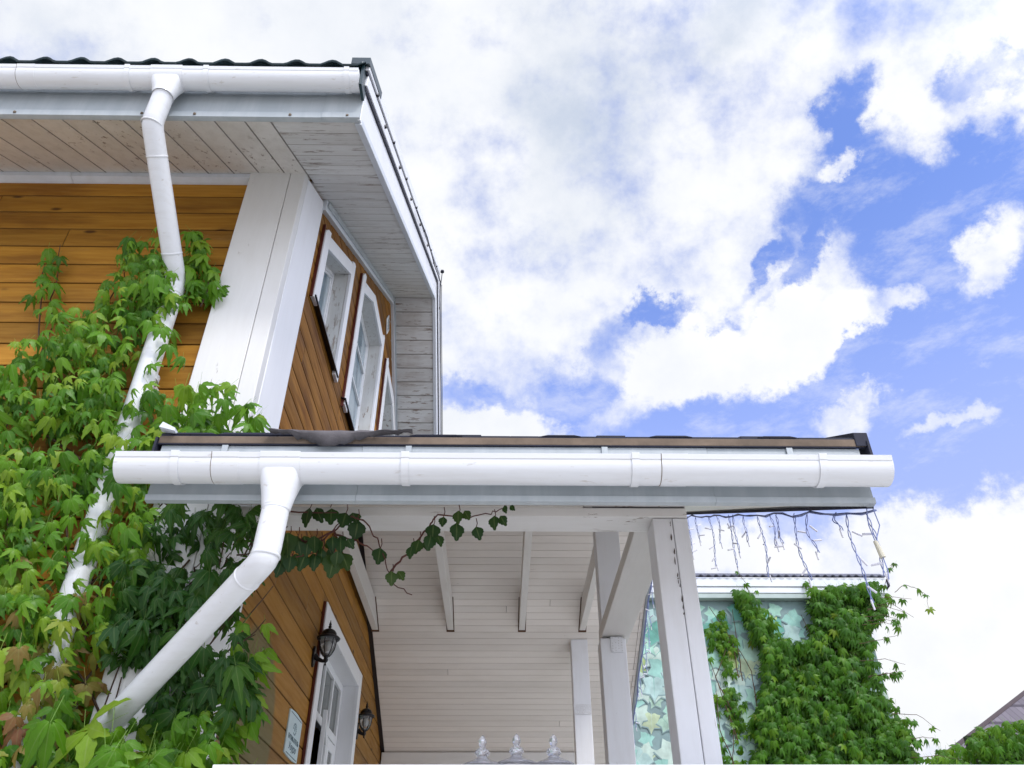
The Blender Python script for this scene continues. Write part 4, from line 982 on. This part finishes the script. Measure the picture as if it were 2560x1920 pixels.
# big bright leaf at the pipe foot, sprays bottom right
k = 26; P = np.stack([rng.uniform(-1.22, -.80, k), rng.uniform(2.30, 2.42, k), rng.uniform(.36, .56, k)], 1); dx, nr = orient(k); leaves('foliage', T_hi, P, dx, nr, rng.uniform(.05, .085, k), np.clip(rng.normal(.4, .15, k), 0, .75), M_leafL, vineL)
k = 22; P = np.stack([rng.uniform(-.86, -.74, k), rng.uniform(2.5, 2.62, k), rng.uniform(.55, .90, k)], 1); dx, nr = orient(k); leaves('foliage', T_hi2, P, dx, nr, rng.uniform(.035, .06, k), np.clip(rng.normal(.6, .2, k), 0, .85), M_leafL, vineL)
P = np.array([(-1.17, 2.42, .555), (-1.15, 2.40, .54), (-1.19, 2.44, .55)]); leaves('foliage', T_hi2, P, np.array([(.3, -.4, .5), (-.8, -.4, -.5), (.3, -.3, -.8)]), np.array([(0, -.7, .7)]*3), np.array([.10, .11, .07]), np.array([.8, .72, .6]), M_leafL, vineL)

# ---- runner hanging across the porch beam
run = empty('vine_runner', (-.84, 2.5, 1.28), 'thin dark creeper shoot with drooping leaves strung across the porch beam', 'vine')
st = MB()
for q in ([(-0.839, 1.275), (-0.762, 1.197), (-0.662, 1.163), (-0.573, 1.197), (-0.518, 1.262), (-0.466, 1.233), (-0.421, 1.172), (-0.381, 1.081), (-0.352, 1.013), (-0.289, .977)], [(-0.371, 1.048), (-0.329, 1.105), (-0.28, 1.173), (-0.244, 1.234), (-0.222, 1.262), (-0.117, 1.256), (-0.037, 1.272), (0.003, 1.291)], [(-.80, 1.17), (-.72, 1.13), (-.64, 1.16), (-.58, 1.20)], [(-.84, 1.27), (-.7, 1.275), (-.57, 1.272)], [(-.66, 1.13), (-.6, 1.17), (-.55, 1.24)], [(-.57, 1.19), (-.47, 1.16), (-.43, 1.13)], [(-.78, 1.12), (-.70, 1.10), (-.60, 1.13)]): stems(st, [(x, 2.5, z) for x, z in q], .0038, 6, .004)
RL = [(-0.665, 1.253), (-0.594, 1.26), (-0.538, 1.236), (-0.496, 1.215), (-0.691, 1.146), (-0.647, 1.113), (-0.611, 1.129), (-0.735, 1.129), (-0.541, 1.13), (-0.547, 1.088), (-0.711, 1.079), (-0.407, 1.105), (-0.36, 1.013), (-0.298, 1.106), (-0.277, 1.131), (-0.233, 1.19), (-0.239, 1.148), (-0.155, 1.199), (-0.148, 1.234), (-0.087, 1.182), (-0.024, 1.217), (-0.2, 1.225), (-0.654, 1.085), (-0.733, 1.061), (-.60, 1.10), (-.68, 1.12), (-.77, 1.16), (-.75, 1.10), (-.57, 1.14), (-.63, 1.14), (.01, 1.26), (-.62, 1.08), (-.56, 1.09), (-.70, 1.07), (-.78, 1.10), (-.72, 1.15)]
for x, z in RL: st.tube([(x, 2.5, z+.07), (x+.004, 2.498, z+.05), (x, 2.495, z+.03)], .0016, 5)
obj('stem', st, M_rstem, run, smooth=60)
P = np.array([(x, 2.495+random.uniform(-.03, .02), z+.035) for x, z in RL]); k = len(P)
dx = np.stack([rng.normal(0, .16, k), rng.normal(0, .12, k), -np.ones(k)], 1); nr = np.stack([rng.normal(0, .5, k), -np.ones(k), rng.normal(0, .2, k)], 1)
sz = rng.uniform(.044, .072, k); sz[-6:] *= 1.15; sz[21] = .035; sz[30] = .03; sz[17] = .06
tn = np.clip(rng.normal(.4, .25, k), 0, .9)
for i in range(k): leaves('leaf', T_one, P[i:i+1], dx[i:i+1], nr[i:i+1], sz[i:i+1], tn[i:i+1], M_leafH, run)
for i in range(0, k, 2): leaves('leaf', T_one, P[i:i+1]+np.array([.02, .01, .005]), dx[i:i+1]+np.array([.6, 0, 0]), nr[i:i+1], sz[i:i+1]*.8, tn[i:i+1], M_leafH, run)

# ================================================================== NEIGHBOURING BUILDING (print-clad)
YB = 9.0
nb = empty('print_clad_building', (3.0, YB, FL), 'building clad in a pale green leaf print with white fascia and grey tiled edge', 'building')
b = MB(); b.box(.55, 4.25, YB+.03, YB+4, FL, 3.42, .5); obj('wall', b, plain('teal_grey_render', (.20, .30, .28), .8), nb)
b = MB(); b.box(.5, 4.52, YB-.10, YB+.02, 3.515, 3.585, .5); b.box(.5, 4.535, YB-.115, YB+.02, 3.589, 3.69, .5); obj('fascia', b, plain('white_metal_cladding', (.72, .76, .79), .4, 0, .04), nb, bevel=.006)
b = MB(); b.box(.5, 4.46, YB-.09, YB+.04, 3.455, 3.513, .5); obj('soffit', b, plain('grey_green_soffit', (.42, .50, .47), .6), nb, bevel=.006)
b = MB(); b.prism([(YB-.11, 3.60), (YB-.11, 3.68), (YB+.5, 3.9), (YB+.5, 3.52)], 0, 4.537, 4.57, .5); obj('end_board', b, M_navy, nb)
b = MB(); nx_ = 400; xs = [.5+i*(4.53-.5)/nx_ for i in range(nx_+1)]
def wv2(x): t_ = (x/.092) % 1.0; return .024*math.sin(math.pi*t_)**1.2
v = [(x, y, 3.70+wv2(x)+(y-YB+.14)*.42) for y in (YB-.14, YB+1.6, YB+4) for x in xs]; q_ = nx_+1
b.add(v, [(i*q_+j, i*q_+j+1, (i+1)*q_+j+1, (i+1)*q_+j) for i in range(2) for j in range(nx_)], .5)
obj('roof', b, plain('lavender_grey_tile', (.16, .17, .23), .5, 0, .2), nb, smooth=50, solid=.03)
# printed cladding: a flat sheet and its printed leaves, one mesh
pr_ = MB(); pr_.box(.56, 4.24, YB+.004, YB+.02, FL+.02, 3.45, .5, 0)
PC = [(.36, .62, .49), (.44, .65, .51), (.20, .48, .38), (.53, .67, .58), (.46, .60, .24), (.31, .57, .49), (.52, .63, .40), (.14, .40, .32), (.43, .61, .57)]
mats = [plain('print_shadow_teal', (.23, .335, .33), .7, 0, .15, 3)]+[plain('print_leaf_%s' % ['mint', 'pale', 'teal', 'milky', 'lime', 'aqua', 'cream', 'sea', 'mist'][i], c, .7, 0, .20, 5) for i, c in enumerate(PC)]
half_ = [(0, 1.0), (.10, .74), (.24, .52), (.44, .50), (.74, .46), (.60, .24), (.52, .05), (.60, -.14), (.70, -.40), (.46, -.42), (.26, -.50), (.10, -.46), (0, -.36)]
lobe = half_+[(-a, b_2) for a, b_2 in half_[-2:0:-1]]
for i in range(620):
    x = random.uniform(.62, 4.18); z = random.uniform(-.4, 3.38); s_ = random.uniform(.11, .20); an = math.pi+random.gauss(0, .5); asp = random.uniform(.8, 1.1)
    pts = [(x+s_*(u_*asp*math.cos(an)-v_*math.sin(an)), z+s_*(u_*asp*math.sin(an)+v_*math.cos(an))) for u_, v_ in lobe]
    yy = YB+.0035-i*2.4e-5; mi = 1+random.choice([0, 1, 3, 3, 1, 3, 5, 8, 6, 1, 4, 8] if z < 2.9 else [2, 7, 5, 0, 4, 0, 7, 8])
    pts = [(min(max(a, .56), 4.24), min(max(b_2, FL+.03), 3.45)) for a, b_2 in pts]
    sh_ = [(min(max(x+(a-x)*1.05-.006, .56), 4.24), min(max(z+(b_2-z)*1.05-.010, FL+.03), 3.45)) for a, b_2 in pts]
    pr_.add([(a, yy+1e-5, c) for a, c in sh_], [tuple(range(len(lobe)))], .5, 0)
    pr_.add([(a, yy, c) for a, c in pts], [tuple(range(len(lobe)))], .5, mi)
    # printed midrib
    d = (s_*-math.sin(an), s_*math.cos(an)); nrm_ = (-d[1]*.018, d[0]*.018)
    pr_.add([(x-d[0]*.5+nrm_[0], yy-8e-6, z-d[1]*.5+nrm_[1]), (x-d[0]*.5-nrm_[0], yy-8e-6, z-d[1]*.5-nrm_[1]), (x+d[0]*.9, yy-8e-6, z+d[1]*.9)], [(0, 1, 2)], .5, 1+random.choice([2, 3, 1]))
obj('printed_panel', pr_, mats, nb, recalc=False, label='large printed sheet of pale mint and lime leaves')

# ---- dense creeper over it
RD = [(3.58, 3.52), (4.39, 3.62), (4.47, 3.43), (4.25, 3.17), (4.02, 2.71), (4.09, 2.49), (4.14, 2.32), (4.22, 2.18), (4.25, 2.04), (4.27, 1.86), (4.33, 1.52), (4.4, -1.3), (2.4, -1.3), (2.45, 1.52), (2.7, 1.86), (2.66, 2.04), (2.84, 2.46), (2.90, 2.81), (2.80, 3.12), (2.70, 3.50), (2.92, 3.50), (3.02, 3.2), (3.16, 2.98), (3.36, 2.88), (3.52, 2.98)]
RS = [(2.35, 3.21), (2.79, 3.46), (2.89, 2.87), (2.85, 2.37), (2.65, 1.55), (2.24, 1.55), (2.3, 2.37)]
vr = empty('climbing_vine', (3.4, 8.8, FL), 'dense dark green creeper covering the right half of the leaf-print wall', 'vine')
def mass(poly, n, y0, y1, a=1.1, b_2=1.6):
    p = sample(poly, n); y = y0-(y0-y1)*rng.beta(a, b_2, n); return np.stack([p[:, 0], y, p[:, 1]], 1)
n = 12500; P = mass(RD, n, 8.96, 8.66)
vis = (P[:, 2] > 1.4) | (rng.random(n) < .25); P = P[vis]
cl = np.sin(P[:, 0]*11+P[:, 2]*7)+np.sin(P[:, 2]*15-P[:, 0]*5)+np.sin(P[:, 0]*27)*.6+rng.normal(0, .8, len(P)); P[:, 1] -= .03*cl; P = P[cl > -1.5]; n = len(P)
dx, nr = orient(n, -.9, .5, .30, .35); tint = np.clip(rng.normal(.34, .2, n), 0, .8)
yl = rng.random(n) < .012; tint[yl] = rng.uniform(.85, .95, yl.sum())
leaves('foliage', T_lo, P, dx, nr, rng.uniform(.052, .088, n), tint, M_leafR, vr)
k = 700; P = mass(RS, k, 8.97, 8.88); cl = np.sin(P[:, 0]*23)+np.sin(P[:, 2]*9+P[:, 0]*5)+rng.normal(0, .6, k); P = P[(cl > .1) & (P[:, 0] < 2.66)]; k = len(P); dx, nr = orient(k, -.8, .5, .3, .4)
leaves('foliage', T_lo, P, dx, nr, rng.uniform(.045, .07, k), np.clip(rng.normal(.5, .2, k), 0, .95), M_leafR, vr, label='sparse sprays over the printed leaves')
# shoots sticking out at the free right edge
st = MB(); SP = []
for i in range(15):
    z0 = random.uniform(1.5, 3.4); x0 = np.interp(z0, [1.5, 2.1, 2.5, 2.75, 3.2, 3.5], [4.3, 4.2, 4.05, 3.98, 4.2, 4.4]); L = random.uniform(.12, .34); a = random.uniform(-.5, .5)
    pth = [(x0-.1, 8.7, z0), (x0+L*.4, 8.62, z0+.06*a), (x0+L, 8.6, z0+L*a-.05)]; stems(st, pth, .004, 5)
    for q in range(5): p = Vector(pth[0]).lerp(Vector(pth[2]), random.uniform(.2, 1)); SP.append(tuple(p))
for i in range(60):
    x0 = random.uniform(2.35, 4.0); z0 = random.uniform(-1.2, 2.6); stems(st, [(x0, 8.93, z0), (x0+random.uniform(-.15, .15), 8.92, z0+.4), (x0+random.uniform(-.3, .3), 8.92, z0+.8)], .007, 5)
for q in ([(4.5, 8.7, 3.45), (4.62, 8.65, 3.52), (4.72, 8.6, 3.45), (4.8, 8.6, 3.38), (4.78, 8.6, 3.22)], [(4.4, 8.7, 3.5), (4.5, 8.65, 3.72), (4.58, 8.65, 3.78)], [(2.9, 8.85, 3.45), (2.85, 8.83, 3.6), (2.78, 8.83, 3.75)], [(3.6, 8.85, 3.5), (3.55, 8.84, 3.62)]): stems(st, q, .004, 5); SP += q[1:]
obj('stem', st, M_stem, vr, smooth=60)
P = np.array(SP); k = len(P); dx, nr = orient(k, -.7, .6, .4, .8); leaves('foliage', T_lo, P, dx, nr, rng.uniform(.04, .075, k), np.clip(rng.normal(.35, .2, k), 0, .9), M_leafR, vr)
# ================================================================== far house at the lower right
fh = empty('shingled_house', (9.5, 15, FL), 'distant house with purple-grey shingled hip roof at the lower right corner', 'house')
b = MB(); A = Vector((7.011, 14, 2.615)); Bv = Vector((12.431, 17, 5.459)); A0 = A-(Bv-A)*.30
b.add([tuple(A0), (18, A0.y, A0.z), (18, 17, 5.459), tuple(Bv)], [(0, 1, 2, 3)], .5); b.add([tuple(Bv), (18, 17, 5.459), (18, 19, 5.459), (12.43, 19, 5.459)], [(0, 1, 2, 3)], .5)
M_rs, n_, b_ = mat('purple_grey_shingles'); oc = objc(n_)
brk = n_.add('ShaderNodeTexBrick', None, {'Vector': n_.mapping(oc, (1, 1, 1), (0.7, 0, 0)), 'Scale': 3.2, 'Color1': (.12, .105, .125, 1), 'Color2': (.17, .15, .175, 1), 'Mortar': (.06, .05, .065, 1), 'Mortar Size': .02}); n_.set(b_, 'Base Color', brk.outputs[0]); n_.set(b_, 'Roughness', .85)
obj('roof', b, M_rs, fh, recalc=False, solid=.05)
b = MB(); b.tube([tuple(A0), tuple(Bv)], .05, 8); obj('hip_cap', b, plain('brown_hip_cap', (.07, .05, .055), .8), fh)
b = MB(); b.box(A0.x+.4, 17.5, A0.y+.4, 21.5, FL, A0.z, .5); obj('wall', b, plain('cream_render', (.5, .46, .38), .8), fh)
hd = empty('climbing_hedge', (7, 12, FL), 'bright creeper-covered mound in front of the purple-grey shingled roof', 'hedge')
HD = [(5.7, 1.9), (6.19, 2.46), (6.54, 2.54), (6.77, 2.63), (7.14, 2.91), (7.76, 2.95), (8.8, 2.95), (8.8, -1.3), (5.6, -1.3)]
n = 5200; P = mass(HD, n, 12.6, 11.9); P = P[(P[:, 2] > 1.7) | (rng.random(n) < .25)]; cl = np.sin(P[:, 0]*5+P[:, 2]*4)+np.sin(P[:, 2]*9-P[:, 0]*3); P[:, 1] -= .12*cl; P[:, 2] += rng.normal(0, .03, len(P)); n = len(P)
dx, nr = orient(n, -.6, .8, .4, .6); leaves('foliage', T_lo, P, dx, nr, rng.uniform(.07, .12, n), np.clip(rng.normal(.42, .22, n), 0, .95), M_leafR, hd)
b = MB(); b.box(5.9, 8.8, 12.5, 12.6, FL, 2.3, .5); b.box(6.9, 8.8, 12.5, 12.6, 2.3, 2.75, .5); obj('support_wall', b, plain('dark_hedge_core', (.02, .03, .012), .9), hd)
